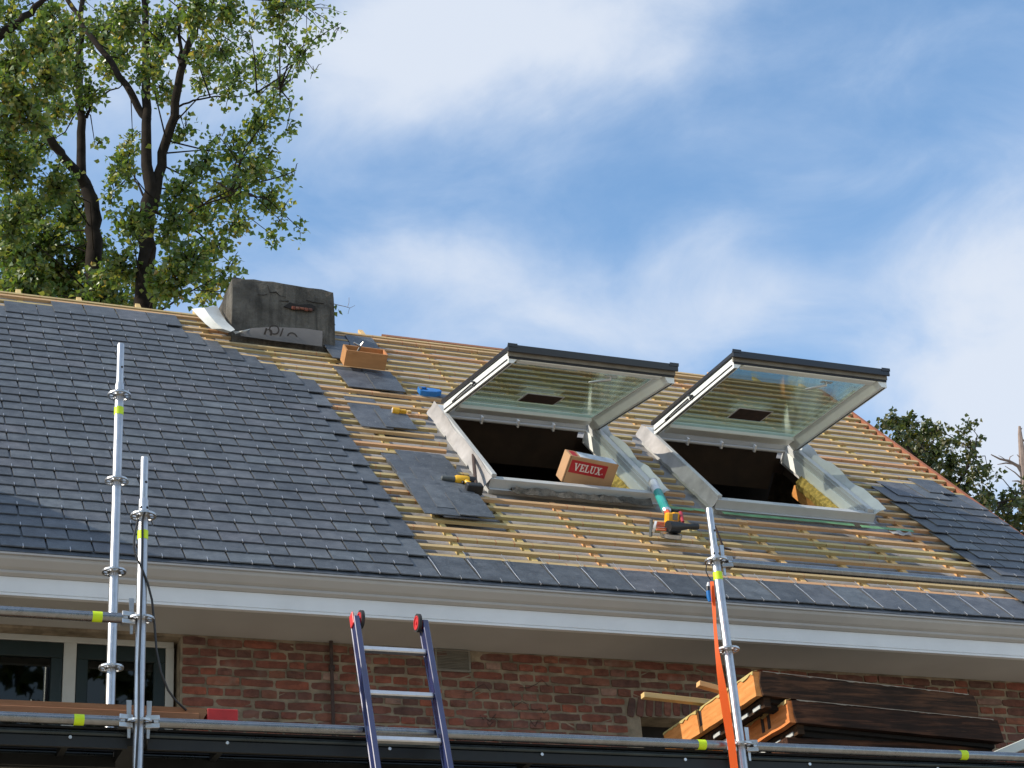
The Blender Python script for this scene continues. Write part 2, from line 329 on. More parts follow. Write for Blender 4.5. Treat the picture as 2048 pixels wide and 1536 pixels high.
# ------------------------------------------------------------------ mesh helpers
class MB:
    def __init__(s): s.v = []; s.f = []; s.m = []; s.mi = 0
    def add(s, vs, fs):
        b = len(s.v); s.v += [tuple(p) for p in vs]
        for f in fs: s.f.append([b+i for i in f]); s.m.append(s.mi)
        return s
    def obox(s, c, ax, ay, az, dx, dy, dz):
        c = Vector(c); ax, ay, az = Vector(ax)*dx/2, Vector(ay)*dy/2, Vector(az)*dz/2
        vs = [c + ax*i + ay*j + az*k for k in (-1, 1) for j in (-1, 1) for i in (-1, 1)]
        return s.add(vs, [(0, 2, 3, 1), (4, 5, 7, 6), (0, 1, 5, 4), (2, 6, 7, 3), (0, 4, 6, 2), (1, 3, 7, 5)])
    def box(s, x0, x1, y0, y1, z0, z1):
        return s.obox(((x0+x1)/2, (y0+y1)/2, (z0+z1)/2), (1, 0, 0), (0, 1, 0), (0, 0, 1), x1-x0, y1-y0, z1-z0)
    def tube(s, pts, rad, n=10, cap=True):
        pts = [Vector(p) for p in pts]; rr = rad if isinstance(rad, (list, tuple)) else [rad]*len(pts)
        vs = []; fs = []; ref = Vector((0, 0, 1)); prev = None
        for i, p in enumerate(pts):
            d = (pts[min(i+1, len(pts)-1)] - pts[max(i-1, 0)]).normalized()
            if prev is None:
                a = d.cross(ref)
                if a.length < .05: a = d.cross(Vector((1, 0, 0)))
            else:
                a = prev - d*prev.dot(d)
            a.normalize(); prev = a; b = d.cross(a)
            for k in range(n):
                t = 2*pi*k/n; vs.append(p + a*cos(t)*rr[i] + b*sin(t)*rr[i])
        for i in range(len(pts)-1):
            for k in range(n):
                k2 = (k+1) % n; fs.append((i*n+k, i*n+k2, (i+1)*n+k2, (i+1)*n+k))
        if cap: fs.append(list(range(n))[::-1]); fs.append([(len(pts)-1)*n+k for k in range(n)])
        return s.add(vs, fs)
    def prism(s, poly, fn, w0, w1):
        n = len(poly); vs = [fn(a, b, w0) for a, b in poly] + [fn(a, b, w1) for a, b in poly]
        fs = [list(range(n))[::-1], list(range(n, 2*n))] + [(i, (i+1) % n, n+(i+1) % n, n+i) for i in range(n)]
        return s.add(vs, fs)
    def ring(s, c, ax, r0, r1, t, n=24, w=None):
        ax = Vector(ax).normalized(); a = ax.orthogonal().normalized(); b = ax.cross(a); c = Vector(c)
        vs = []; fs = []
        for k in range(n):
            q = 2*pi*k/n; d = a*cos(q)+b*sin(q)
            vs += [c+d*r0-ax*t/2, c+d*r1-ax*t/2, c+d*r1+ax*t/2, c+d*r0+ax*t/2]
        for k in range(n):
            i, j = 4*k, 4*((k+1) % n)
            for e in range(4): fs.append((i+e, i+(e+1) % 4, j+(e+1) % 4, j+e))
        return s.add(vs, fs)
    def sheet(s, grid, th=.002):
        R, K = len(grid), len(grid[0]); vs = [Vector(p) for row in grid for p in row]; fs = []
        for i in range(R-1):
            for j in range(K-1): fs.append((i*K+j, i*K+j+1, (i+1)*K+j+1, (i+1)*K+j))
        nv = []
        for i in range(R):
            for j in range(K):
                a = vs[min(i+1, R-1)*K+j]-vs[max(i-1, 0)*K+j]; b = vs[i*K+min(j+1, K-1)]-vs[i*K+max(j-1, 0)]
                q = a.cross(b); nv.append(vs[i*K+j] + (q.normalized() if q.length > 1e-9 else Vector((0, 0, 1)))*th)
        n0 = R*K; fs2 = [tuple(n0+i for i in f[::-1]) for f in fs]
        edge = [(0*K+j, 0*K+j+1) for j in range(K-1)] + [((R-1)*K+j+1, (R-1)*K+j) for j in range(K-1)] + [((i+1)*K, i*K) for i in range(R-1)] + [(i*K+K-1, (i+1)*K+K-1) for i in range(R-1)]
        fs3 = [(a, n0+a, n0+b, b) for a, b in edge]
        return s.add(vs+nv, fs+fs2+fs3)
    def mesh(s, name, mats, smooth=False, bevel=0, recalc=True):
        me = bpy.data.meshes.new(name); me.from_pydata(s.v, [], s.f)
        for mt in (mats if isinstance(mats, list) else [mats]): me.materials.append(M[mt])
        me.polygons.foreach_set('material_index', s.m)
        if recalc or bevel:
            bm = bmesh.new(); bm.from_mesh(me); bmesh.ops.recalc_face_normals(bm, faces=bm.faces)
            if bevel: bmesh.ops.bevel(bm, geom=list(bm.edges), offset=bevel, segments=1, affect='EDGES', clamp_overlap=True)
            bm.to_mesh(me); bm.free()
        if smooth:
            me.polygons.foreach_set('use_smooth', [True]*len(me.polygons))
            me.set_sharp_from_angle(angle=radians(40))
        me.update(); return me

def add(name, me, parent=None, mat=None, mw=None):
    o = bpy.data.objects.new(name, me); C.objects.link(o)
    if parent is not None:
        o.parent = parent
        if 'base' in parent: o.matrix_parent_inverse = Matrix.Translation(-Vector(parent['base']))
    if mw is not None: o.matrix_basis = mw
    return o
def part(name, mb, mats, parent, smooth=False, bevel=0, mw=None): return add(name, mb.mesh(name, mats, smooth, bevel), parent, None, mw)
BASES = []
def thing(name, label, cat, loc=(0, 0, 0), group=None):
    o = bpy.data.objects.new(name, None); C.objects.link(o); o.location = loc; o.empty_display_size = .1
    o['base'] = list(loc); BASES.append(o); tag(o, label, cat, group); return o
def tag(o, label, cat, group=None):
    o['label'] = label; o['category'] = cat
    if group: o['group'] = group
    return o
def struct(o): o['kind'] = 'structure'; return o
def stuff(o): o['kind'] = 'stuff'; return o
def textmesh(name, txt, mat, size, mw, parent, extrude=.0004):
    cu = bpy.data.curves.new(name, 'FONT'); cu.body = txt; cu.size = size; cu.extrude = extrude; cu.align_x = 'CENTER'; cu.align_y = 'CENTER'
    o = bpy.data.objects.new(name+'_tmp', cu); C.objects.link(o)
    bpy.context.view_layer.update()
    me = bpy.data.meshes.new_from_object(o.evaluated_get(bpy.context.evaluated_depsgraph_get())); me.name = name
    bpy.data.objects.remove(o); me.materials.clear(); me.materials.append(M[mat])
    return add(name, me, parent, None, mw)

# ================================================================== setting
g = MB(); N = 24
grid = []
for i in range(N+1):
    for j in range(N+1):
        g.v.append((-600+1200*i/N, -600+1200*j/N, 0))
for i in range(N):
    for j in range(N): g.f.append([i*(N+1)+j, (i+1)*(N+1)+j, (i+1)*(N+1)+j+1, i*(N+1)+j+1]); g.m.append(0)
struct(add('ground', g.mesh('ground', 'ground')))

# ================================================================== house
house = thing('house', 'brick house with a half slated roof and two open roof windows', 'house', (4.5, 11.5, 0))
YW = 9.77; ZS = 3.617+1.6; X0, X1 = -3.5, 8.55
VR = 5.16; VERGE = 8.71; ULEFT = -3.5
GA = .1495; PW = .2529; T0 = .05            # slate gauge, pitch, first tail
UC = 2.475                                   # centre lattice of odd rows
W1 = (4.30, 1.69, 1.28, 1.42); W2 = (6.035, 1.69, 1.30, 1.42)   # u, v, width, length of the roof windows
# ---- roof base : underlay with the two window openings
rf = MB()
us = sorted(set([ULEFT, VERGE-.02] + [ULEFT+.12*i for i in range(1, 101)] + [W1[0], W1[0]+W1[2], W2[0], W2[0]+W2[2]]))
us = [u for u in us if u <= VERGE-.02]
vs_ = sorted(set([0.0, VR] + [.075*i for i in range(1, 69)] + [W1[1], W1[1]+W1[3]]))
vs_ = [v for v in vs_ if v <= VR]
rs = random.Random(3); hh = {}
for i, u in enumerate(us):
    for j, v in enumerate(vs_):
        ph = (u-4.25)/.482; cb = abs(ph-round(ph))*.482
        hh[i, j] = -.0725 + (.006*min(1, cb/.12)*rs.random() if cb > .03 else 0)
        rf.v.append((u, v, hh[i, j]))
nvv = len(vs_)
def inwin(u, v):
    for W in (W1, W2):
        if W[0]-1e-6 < u < W[0]+W[2]+1e-6 and W[1]-1e-6 < v < W[1]+W[3]+1e-6: return True
for i in range(len(us)-1):
    for j in range(len(vs_)-1):
        if inwin((us[i]+us[i+1])/2, (vs_[j]+vs_[j+1])/2): continue
        rf.f.append([i*nvv+j, (i+1)*nvv+j, (i+1)*nvv+j+1, i*nvv+j+1]); rf.m.append(0)
roof = add('roof', rf.mesh('roof', 'membrane', recalc=False), house, None, RM)
# ---- roof carcass below the underlay (boards), with the same openings
cb = MB()
def slab(u0, u1, v0, v1, h0, h1): cb.box(u0, u1, v0, v1, h0, h1)
for (a, b_) in ((ULEFT, W1[0]), (W1[0]+W1[2], W2[0]), (W2[0]+W2[2], VERGE-.03)): slab(a, b_, .05, VR-.06, -.20, -.085)
for W in (W1, W2):
    slab(W[0], W[0]+W[2], .05, W[1], -.20, -.085); slab(W[0], W[0]+W[2], W[1]+W[3], VR-.06, -.20, -.085)
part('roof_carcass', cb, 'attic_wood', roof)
bk = MB(); rid = roofP(0, VR, -.08)
bk.add([(X0-.2, rid.y, rid.z), (VERGE-.02, rid.y, rid.z), (VERGE-.02, rid.y+3.6, ZS+.2), (X0-.2, rid.y+3.6, ZS+.2),
        (X0-.2, rid.y, rid.z-.12), (VERGE-.02, rid.y, rid.z-.12), (VERGE-.02, rid.y+3.6, ZS+.08), (X0-.2, rid.y+3.6, ZS+.08)],
       [(0, 1, 2, 3), (7, 6, 5, 4), (0, 4, 5, 1), (1, 5, 6, 2), (2, 6, 7, 3), (3, 7, 4, 0)])
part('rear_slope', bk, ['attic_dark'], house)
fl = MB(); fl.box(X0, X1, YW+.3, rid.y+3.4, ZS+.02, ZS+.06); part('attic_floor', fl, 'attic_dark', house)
for x in (X0, X1-.25):
    gw = MB(); gw.prism([(YW+.32, 0), (rid.y+3.4, 0), (rid.y+3.4, ZS), (rid.y, rid.z-.35), (YW+.32, ZS)], lambda a, b, c: (c, a, b), x, x+.25)
    part('gable_wall', gw, 'mortar', house)
# ---- battens
def rowtail(k): return T0 + GA*k
cuts = [(W1[0]-.085, W1[0]+W1[2]+.10, W1[1]-.10, W1[1]+W1[3]+.02), (W2[0]-.10, W2[0]+W2[2]+.11, W2[1]-.10, W2[1]+W2[3]+.02)]
HB = -.022
def batten_piece(u0, u1, v, mat='batten'):
    b = MB(); L = u1-u0
    n = max(1, int(L/1.2)); vs = []
    wv = random.uniform(-.002, .002)
    for i in range(n+1):
        u = u0 + L*i/n; dv = random.uniform(-.0025, .0025); dh = random.uniform(-.001, .0)
        vs += [(u, v-.019+dv, HB-.024), (u, v+.019+dv, HB-.024), (u, v+.019+dv, HB+dh), (u, v-.019+dv, HB+dh)]
    fs = [(0, 1, 2, 3), tuple(4*n+i for i in (3, 2, 1, 0))]
    for i in range(n):
        for e in range(4): fs.append((4*i+e, 4*i+(e+1) % 4, 4*(i+1)+(e+1) % 4, 4*(i+1)+e))
    b.add(vs, fs); return part('batten', b, mat, roof)
k = 0
vb = T0+.375
VB = []
while vb < VR-.03:
    VB.append(vb); vb += GA
VB.append(VR-.02)
for v in [T0+.375-GA, T0+.375-2*GA] : VB.insert(0, v)
for v in VB:
    segs = [(ULEFT, VERGE-.02)]
    for c0, c1, d0, d1 in cuts:
        if d0 < v < d1:
            ns = []
            for a, b_ in segs:
                if c0 > a and c1 < b_: ns += [(a, c0+random.uniform(-.05, .02)), (c1+random.uniform(-.02, .05), b_)]
                else: ns.append((a, b_))
            segs = ns
    # battens come in lengths: joints at random counter-battens
    for a, b_ in segs:
        if b_-a > 6:
            q = 4.25+.482*random.choice([-3, -1, 1, 2, 4, 5]) + .02
            if a+1 < q < b_-1: batten_piece(a, q-.002, v); batten_piece(q+.002, b_, v+random.uniform(-.003, .003)); continue
        batten_piece(a, b_, v)
for i in range(-16, 10):
    u = 4.25+.482*i
    if u < ULEFT or u > VERGE-.1: continue
    segs = [(.02, VR+(.20+random.uniform(-.03, .03) if i not in (1, 2, 3) else -.02))]
    for W in (W1, W2):
        if W[0]-.06 < u < W[0]+W[2]+.06: segs = [(segs[0][0], W[1]-.12), (W[1]+W[3]+.06, segs[0][1])]
    for a, b_ in segs:
        b = MB(); b.box(u-.019, u+.019, a, b_, HB-.049, HB-.0245); part('counter_batten', b, 'batten_plain', roof)
b = MB(); b.box(VERGE-.038, VERGE-.004, .02, VR-.02, HB-.10, HB+.004); part('barge_board', b, 'red_board', roof)
b = MB(); b.prism([(4.43, VR+.004), (6.05, VR+.004), (6.05, VR+.055), (4.40, VR+.055)], lambda a, b, c: (a, b, c), HB-.03, HB+.004); part('ridge_board', b, 'red_board', roof)
# ---- slates
TH = .0094; TK = .0070      # rise per course, plate thickness
def slate_mesh(seed, wd=PW-.0095, ln=.40, top='slate'):
    r = random.Random(seed); n = 5; lo = []; up = []
    for i in range(n):
        x = -wd/2 + wd*i/(n-1)
        lo.append((x + (r.uniform(-.0012, .0012) if 0 < i < n-1 else 0), r.uniform(-.0018, .0018)))
    cl = r.uniform(.0, .03); cr = r.uniform(.0, .03)
    tops = [(wd/2, ln-cr), (wd/2-cr*1.2, ln), (-wd/2+cl*1.2, ln), (-wd/2, ln-cl)]
    poly = lo + tops; N_ = len(poly); tl = TH/GA
    vs = [(x, y, -tl*y) for x, y in poly] + [(x*.995, y+(.0012 if y < .01 else 0), -tl*y+TK) for x, y in poly]
    b = MB(); b.mi = 0; b.add(vs, [list(range(N_, 2*N_))]); base = len(b.v)
    b.mi = 1
    for i in range(N_): b.f.append([i, (i+1) % N_, N_+(i+1) % N_, N_+i]); b.m.append(0 if i < n-1 else 1)
    b.f.append(list(range(N_))[::-1]); b.m.append(0)
    return b.mesh('slate', [top, 'slate_edge'])
SL = [slate_mesh(100+i) for i in range(8)]
SLD = [slate_mesh(300+i, top='slate_dusty') for i in range(6)]
SLH = [slate_mesh(200+i, PW/2-.0075) for i in range(3)]
slots = []   # (u,k,half,area)
def rowmax(k):
    if k <= 22: return 3.50 if k % 2 == 0 else 3.375
    if k <= 28: return 3.375-.1265*(k-23) - (0 if (k % 2) else 0)
    return {29: 2.75, 30: 2.63, 31: 2.50}.get(k, 2.5)
for k in range(0, 32):
    off = 0 if k % 2 else PW/2
    for j in range(-24, 30):
        u = UC+off+PW*j
        L, Rr = u-PW/2, u+PW/2
        if u < ULEFT: continue
        ok = False; half = 0
        if k == 31:
            ok = 1.50 < u < rowmax(k)
        elif k == 30: ok = 1.25 < u < rowmax(k)-.03
        elif Rr <= rowmax(k)+.06: ok = True
        if k == 0 and Rr < VERGE+.02: ok = True
        if not ok and k <= 16 and u > 7.3:
            lft = 7.745 if k % 2 == 0 else 7.87
            if k == 16: lft = 8.12
            if k == 15: lft = 7.99
            if L >= lft-.08 and Rr < VERGE+.03: ok = True
            if k >= 15 and Rr > VERGE-.1: ok = False
        if ok: slots.append((u, rowtail(k), k, SL))
    # half slates that close the verge
    if k <= 14:
        e = VERGE-.005; lastR = None
        for (u, v, kk, _) in slots:
            if kk == k and u > 5: lastR = u+PW/2
        if lastR and e-lastR > .08: slots.append((lastR+PW/4, rowtail(k), k, SLH))
info = []
for (u, v, k, S) in slots:
    P = [proj(roofP(u+a, v+b, 0)) for a, b in ((-.12, 0), (.12, 0), (.12, .15), (-.12, .15))]
    inside = sum(0 <= p[0] <= 2048 and 0 <= p[1] <= 1536 for p in P)
    ar = abs((P[1][0]-P[0][0])*(P[3][1]-P[0][1])-(P[1][1]-P[0][1])*(P[3][0]-P[0][0]))*inside/4
    info.append((ar, u, v, k, S))
info.sort(key=lambda t: -t[0])
rest = MB(); seen = 0
for idx, (ar, u, v, k, S) in enumerate(info):
    mw = Matrix.Translation((u+random.uniform(-.0012, .0012), v+random.uniform(-.002, .002), -TK+random.uniform(-.0003, .0006))) @ Matrix.Rotation(radians(random.gauss(0, .28)), 4, 'Z') @ Matrix.Rotation(radians(random.uniform(-.12, .12)), 4, 'Y')
    me = random.choice(S)
    if idx < 300 and ar > 0: add('slate', me, roof, None, mw)
    else:
        b0 = len(rest.v); rest.v += [tuple(mw @ vv.co) for vv in me.vertices]
        for p in me.polygons: rest.f.append([b0+q for q in p.vertices]); rest.m.append(p.material_index)
if rest.v: stuff(part('slate_covering', rest, ['slate', 'slate_edge'], roof))
st = MB(); st.box(ULEFT, VERGE-.01, .012, .16, -.0225, -.0160); part('starter_course', st, 'slate', roof)
hk = MB()   # stainless slate hooks
def hook(u, v, h):
    d = random.uniform(-.003, .003)
    hk.box(u-.0016+d, u+.0016+d, v-.004, v+.030, h+.001, h+.0035)
    hk.box(u-.0022+d, u+.0022+d, v-.0065, v-.0030, h-.0085, h+.0035)
for (ar, u, v, k, S) in info:
    if ar > 0: hook(u, v, .001)
stuff(part('slate_hook', hk, 'steel_light', roof))
hk = MB()
u = UC
while u < 7.7:
    if u > 3.55:   # hooks waiting for the next course
        v = rowtail(1)+.155
        hk.box(u-.0018, u+.0018, v-.004, v+.10, HB+.022, HB+.025); hk.box(u-.0018, u+.010, v-.006, v-.002, HB+.022, HB+.026); hk.box(u+.0075, u+.0105, v-.004, v+.022, HB+.026, HB+.029)
    u += PW
for j in range(0, 30):
    u = UC+PW*j
    if 3.4 < u < 7.75: hk.tube([(u+random.uniform(-.004, .004), rowtail(0)+.30, -.006), (u+random.uniform(-.003, .003), rowtail(0)+.2, -.001), (u+random.uniform(-.003, .003), rowtail(0)+.13, .001), (u, rowtail(0)+.01, .003)], .0017, 4)
stuff(part('waiting_hook', hk, 'steel_light', roof))

# ---- roof windows
def roof_window(W, theta, hinge, label, seed):
    u0, v0, wd, ln = W; r = random.Random(seed)
    mw = RM @ Matrix.Translation((u0, v0, 0))
    fr = MB()
    for (a0, a1, b0, b1) in ((0, .036, 0, ln), (wd-.05, wd, 0, ln), (.036, wd-.05, ln-.06, ln)): fr.box(a0, a1, b0, b1, -.11 if a0 != .036 else .015, .078)
    fr.box(.036, wd-.05, 0, .045, -.11, .046)
    for a0 in (.036, wd-.062): fr.box(a0, a0+.012, .045, ln-.06, .02, .062)
    rw = add('roof_window', fr.mesh('roof_window', 'window_grey', bevel=.003), house, None, mw)
    rw['label'] = label
    b = MB(); b.box(-.012, wd+.012, -.022, -.002, -.018, .050); b.box(-.012, wd+.012, -.05, -.022, -.0195, -.0165); part('sill_profile', b, 'window_grey', rw, bevel=.002)
    b = MB()   # inner lining, wool and cut rafter on the right reveal
    b.box(wd-.075, wd-.0515, .047, ln-.062, -.075, .018); part('lining', b, 'white_lacquer', rw)
    b = MB(); gr = []
    for i in range(30):
        y = .03+(ln*.66)*i/29; gr.append([(wd-.074-r.uniform(0, .008), y, -.060), (wd-.095-r.uniform(0, .025), y, -.105), (wd-.085-r.uniform(0, .02), y, -.145)])
    b.sheet(gr, .02); part('insulation', b, 'wool', rw)
    b = MB(); b.box(wd-.10, wd-.03, .0, ln*.72, -.24, -.150); part('rafter', b, 'beam_orange', rw)
    b = MB(); b.box(.0, .06, 0, ln, -.33, -.12); b.box(.06, wd-.12, ln-.05, ln, -.33, .0145); part('trimmer', b, 'attic_wood', rw)
    # flashing skirts, left and right
    for side in (-1, 1):
        b = MB(); gr = []
        n = 26
        for i in range(n):
            y = -.03+(ln+.10)*i/(n-1); wv = .012*sin(i*.9+seed)+r.uniform(-.006, .006)
            x = 0 if side < 0 else wd
            up = .075 if side < 0 else .105
            fl_ = .035+.02*sin(i*.5+seed*2)
            if side < 0:
                gr.append([(x-.004, y, up+.004-.02*max(0, sin(i*.45+seed))), (x-.008-fl_*.2, y, .035+wv*.4), (x-.018-fl_*.4, y, .0+wv*.3), (x-.026-fl_*.35-(.012 if i % 3 == 0 else 0), y+r.uniform(-.006, .006), -.02)])
            else:
                tear = .02*max(0, sin(i*.7+seed))
                gr.append([(x+.004, y, .05), (x+.012, y, .064), (x+.03, y, .080), (x+(.05 if seed == 1 else .075)+wv*.6, y, (.105 if seed == 1 else .12)-tear)])
        b.sheet(gr, .0025); o = part('flashing', b, 'flashing' if side < 0 else 'flash_white', rw, smooth=True)
    b = MB(); b.tube([(.06, ln-.075, .012), (wd-.06, ln-.075, .012)], .013, 8)
    part('ventilation_bar', b, 'window_grey', rw, smooth=True)
    for q in (.27, .5, .73):
        b = MB(); b.box(wd*q-.007, wd*q+.007, ln-.098, ln-.06, -.01, .045); part('clip', b, 'white_paint', rw)
    # sash, hinged near the head
    vh, hh_ = hinge; c_, s_ = cos(theta), sin(theta)
    def S(a, bb, cc): return (a, vh-bb*c_+cc*s_, hh_+bb*s_+cc*c_)
    def sb(mb, a0, a1, b0, b1, c0, c1):
        vs = [S(a, bb, cc) for cc in (c0, c1) for bb in (b0, b1) for a in (a0, a1)]
        mb.add(vs, [(0, 2, 3, 1), (4, 5, 7, 6), (0, 1, 5, 4), (2, 6, 7, 3), (0, 4, 6, 2), (1, 3, 7, 5)])
    SLn = 1.335; bw = .082; A0, A1 = .012, wd-.012
    for prof in ([(A0, .026), (A0+bw, .026), (A0+bw, .0), (A0+.034, -.052), (A0, -.052)], [(A1, .026), (A1-bw-.008, .026), (A1-bw-.008, .0), (A1-bw+.036, -.064), (A1, -.064)]):
        b = MB(); b.prism(prof, lambda a, c, d: S(a, d, c), 0, SLn); part('stile', b, 'white_lacquer', rw)
    for nm, q in (('top_rail', (A0+bw+.001, A1-bw-.009, 0, .115)), ('bottom_rail', (A0+bw+.001, A1-bw-.009, SLn-.07, SLn))):
        b = MB(); sb(b, *q, -.028, .026)
        part(nm, b, 'white_lacquer', rw, bevel=.004)
    for q in ((A0+bw+.0005, A0+bw+.0125, .1155, SLn-.0705), (A1-bw-.0205, A1-bw-.0085, .1155, SLn-.0705)):
        b = MB(); sb(b, *q, -.001, .022); part('glazing_bead', b, 'white_paint', rw)
    b = MB()
    for q in ((A0+.012, A0+.02, .01, SLn-.01), (A1-.02, A1-.012, .01, SLn-.01)): sb(b, *q, -.067 if q[0] > .5 else -.055, -.0525)
    sb(b, A0-.0025, A0-.0002, .01, SLn-.02, -.030, -.018)
    sb(b, A0, A1, SLn-.001, SLn+.006, -.022, -.008)
    part('seal', b, 'rubber', rw)
    b = MB(); sb(b, A0-.006, A1+.006, SLn-.006, SLn+.010, -.006, .030); part('sash_apron', b, 'vent_metal', rw)
    b = MB(); sb(b, A0-.014, A0+.05, -.02, SLn+.02, .0305, .062); part('cover', b, 'cover_dark', rw, bevel=.003)
    b = MB(); sb(b, A1-.05, A1+.014, -.02, SLn+.02, .0305, .062); part('cover', b, 'cover_dark', rw, bevel=.003)
    b = MB(); sb(b, A0-.018, A1+.018, SLn+.0205, SLn+.036, .018, .070); sb(b, A0+.05, A1-.05, SLn-.06, SLn+.0205, .031, .066); part('cover', b, 'cover_dark', rw, bevel=.003)
    b = MB()
    for a in (A0-.02, A1-.05): sb(b, a, a+.07, SLn+.0365, SLn+.041, .052, .076)
    part('end_cap', b, 'cover_dark', rw)
    b = MB(); sb(b, A0+bw+.013, A1-bw-.021, .116, SLn-.071, .0, .022); part('pane', b, 'pane', rw)
    b = MB(); sb(b, wd*.36, wd*.36+.30, .36, .56, -.0032, -.0022); st_ = part('sticker_border', b, 'plastic_white', rw)
    b = MB(); sb(b, wd*.36+.012, wd*.36+.288, .355, .548, -.0046, -.0036); part('sticker', b, 'rust', rw)
    b = MB(); hx = wd*.60
    b.tube([S(hx+.05, SLn-.10, -.03), S(hx+.05, SLn-.10, -.055), S(hx-.01, SLn-.13, -.062), S(hx-.07, SLn-.20, -.06)], [.012, .011, .009, .007], 8); sb(b, hx+.01, hx+.10, SLn-.115, SLn-.085, -.035, -.028)
    part('handle', b, 'alu', rw, smooth=True)
    b = MB()   # stay arm on the left
    b.tube([S(A0-.010, .62, -.005), S(A0-.010, .40, -.010), S(A0-.010, .22, -.02)], .006, 6); b.tube([S(A0-.014, .62, .02), S(A0-.014, .70, -.01), S(A0-.014, .66, -.02)], .008, 6)
    part('stay', b, 'cover_dark', rw)
    return rw
def ang(hv, hh_, fv, fh): return atan2(fh-hh_, hv-fv)
roof_window(W1, ang(2.99, .10, 1.91, .86), (2.99-W1[1], .10), 'open roof window whose sill holds the cardboard box', 1)
roof_window(W2, ang(2.985, .11, 2.02, .97), (2.985-W2[1], .11), 'open roof window nearest the verge', 2)
b = MB(); gr = []   # crumpled underlay below the sill of the first window
for i in range(30):
    u = W1[0]+.14+1.05*i/29; gr.append([(u, W1[1]-.02, -.02+.02*random.random()), (u, W1[1]-.05-.02*random.random(), .008+.02*random.random()), (u, W1[1]-.11-.03*random.random()*sin(i*.4)**2, -.012+.01*random.random())])
b.sheet(gr, .003); part('underlay_flap', b, 'chimney_render', roof, smooth=True)
for (a0, a1, v0) in ((W2[0]+.02, W2[0]+1.1, W2[1]-.10), (W2[0]-.45, W2[0]-.12, W2[1]-.085), (W2[0]+1.15, W2[0]+1.6, W2[1]-.12)):
    b = MB(); gr = [[(a0+(a1-a0)*i/11, v0-.022+.006*sin(i*1.7), HB+.001+.003*random.random()), (a0+(a1-a0)*i/11, v0+.02, HB+.004)] for i in range(12)]
    b.sheet(gr, .0015); part('underlay_strip', b, 'green_film', roof)

# ---- chimney
Yc = 12.58; ZC = 7.76+1.6; XC0, XC1 = 2.985, 3.845
ch = MB(); r = random.Random(5); n = 10; prof = []
levels = [(6.4+1.6, 0), (7.25+1.6, 0), (7.5+1.6, .004), (7.66+1.6, .0), (7.742+1.6, -.004), (7.762+1.6, -.022)]
vsx = []
for z, ex in levels:
    ringp = []
    for i in range(n+1): ringp.append((XC0-ex+(XC1-XC0+2*ex)*i/n, Yc-ex))
    for i in range(1, n+1): ringp.append((XC1+ex, Yc-ex+(.95+2*ex)*i/n))
    for i in range(1, n+1): ringp.append((XC1+ex-(XC1-XC0+2*ex)*i/n, Yc+.95+ex))
    for i in range(1, n): ringp.append((XC0-ex, Yc+.95+ex-(.95+2*ex)*i/n))
    vsx.append([(x+r.uniform(-.006, .006), y+r.uniform(-.007, .007), z+r.uniform(-.006, .006)+(-.02*max(0, (x-3.55)/.3) if z > 9.3 else 0)) for x, y in ringp])
K = len(vsx[0]); vv = [p for q in vsx for p in q]; ff = []
for i in range(len(levels)-1):
    for k in range(K): ff.append((i*K+k, i*K+(k+1) % K, (i+1)*K+(k+1) % K, (i+1)*K+k))
ff.append([(len(levels)-1)*K+k for k in range(K)]); ch.add(vv, ff)
chim = part('chimney', ch, 'chimney_render', house); chim['label'] = 'short stained cement rendered chimney with a bare brick patch'
hx0, hz0 = pxY(572, 612, Yc-.006).x, pxY(572, 612, Yc-.006).z
b = MB(); b.prism([(-.02, -.01), (.03, .035), (.10, .022), (.20, .045), (.25, .03), (.24, -.01), (.16, -.025), (.06, -.03)], lambda a, c, d: (hx0+a, d, hz0+c), Yc-.0125, Yc-.004)
part('spalled_hollow', b, 'crack_dark', chim)
for i in range(5):
    b = MB(); x = hx0+.045+.036*i; b.box(x, x+.032, Yc-.024, Yc-.008, hz0-.03+.004*(i % 3), hz0-.002); part('brick', b, 'brick', chim, bevel=.004)
for pts in ([(535, 570), (540, 585), (552, 584), (560, 592), (572, 594)], [(515, 589), (528, 590), (534, 588)], [(558, 602), (578, 602)], [(612, 600), (625, 604), (648, 607)]):
    b = MB(); b.tube([pxY(x, y, Yc-.006) for x, y in pts], [.0015+.0035*random.random() for _ in pts], 5); part('crack', b, 'crack_dark', chim)
# underlay dressed round the chimney foot
def pu(x, y, h): u, v = roofUV(x, y, h); return Vector((u, v, h))
def on_chim(x, y, dy=.0): P = pxY(x, y, Yc-.012-dy); return RM.inverted() @ P
b = MB(); top = [(478, 662), (505, 656), (540, 654), (575, 655), (610, 657), (645, 662)]; bot = [(482, 672), (512, 676), (545, 681), (580, 685), (612, 689), (644, 693)]
b.sheet([[on_chim(*t, .020+.004*(i % 2)), (on_chim(*t, .035)+pu(*q, .02))/2+Vector((0, 0, .012*(i % 2))), pu(*q, .02)] for i, (t, q) in enumerate(zip(top, bot))], .002)
apron = part('chimney_apron', b, 'apron_grey', roof, smooth=True)
b = MB(); gl = [[(383, 618), (408, 616), (434, 612)], [(396, 632), (418, 630), (442, 628)], [(412, 648), (432, 646), (453, 644)], [(424, 657), (446, 658), (467, 657)], [(455, 665), (462, 663), (470, 660)]]
b.sheet([[pu(x, y, .05+.07*(j == 1)+.02*i*(j == 2)) for j, (x, y) in enumerate(row)] for i, row in enumerate(gl)], .003)
part('underlay_flap', b, 'flash_white', roof, smooth=True)
b = MB(); b.sheet([[pu(466, 663, .03), pu(471, 668, .02)], [pu(485, 662, .06), pu(487, 664, .05)], [pu(505, 656, .07), pu(506, 657.5, .065)]], .002); part('underlay_flap', b, 'flash_white', roof)
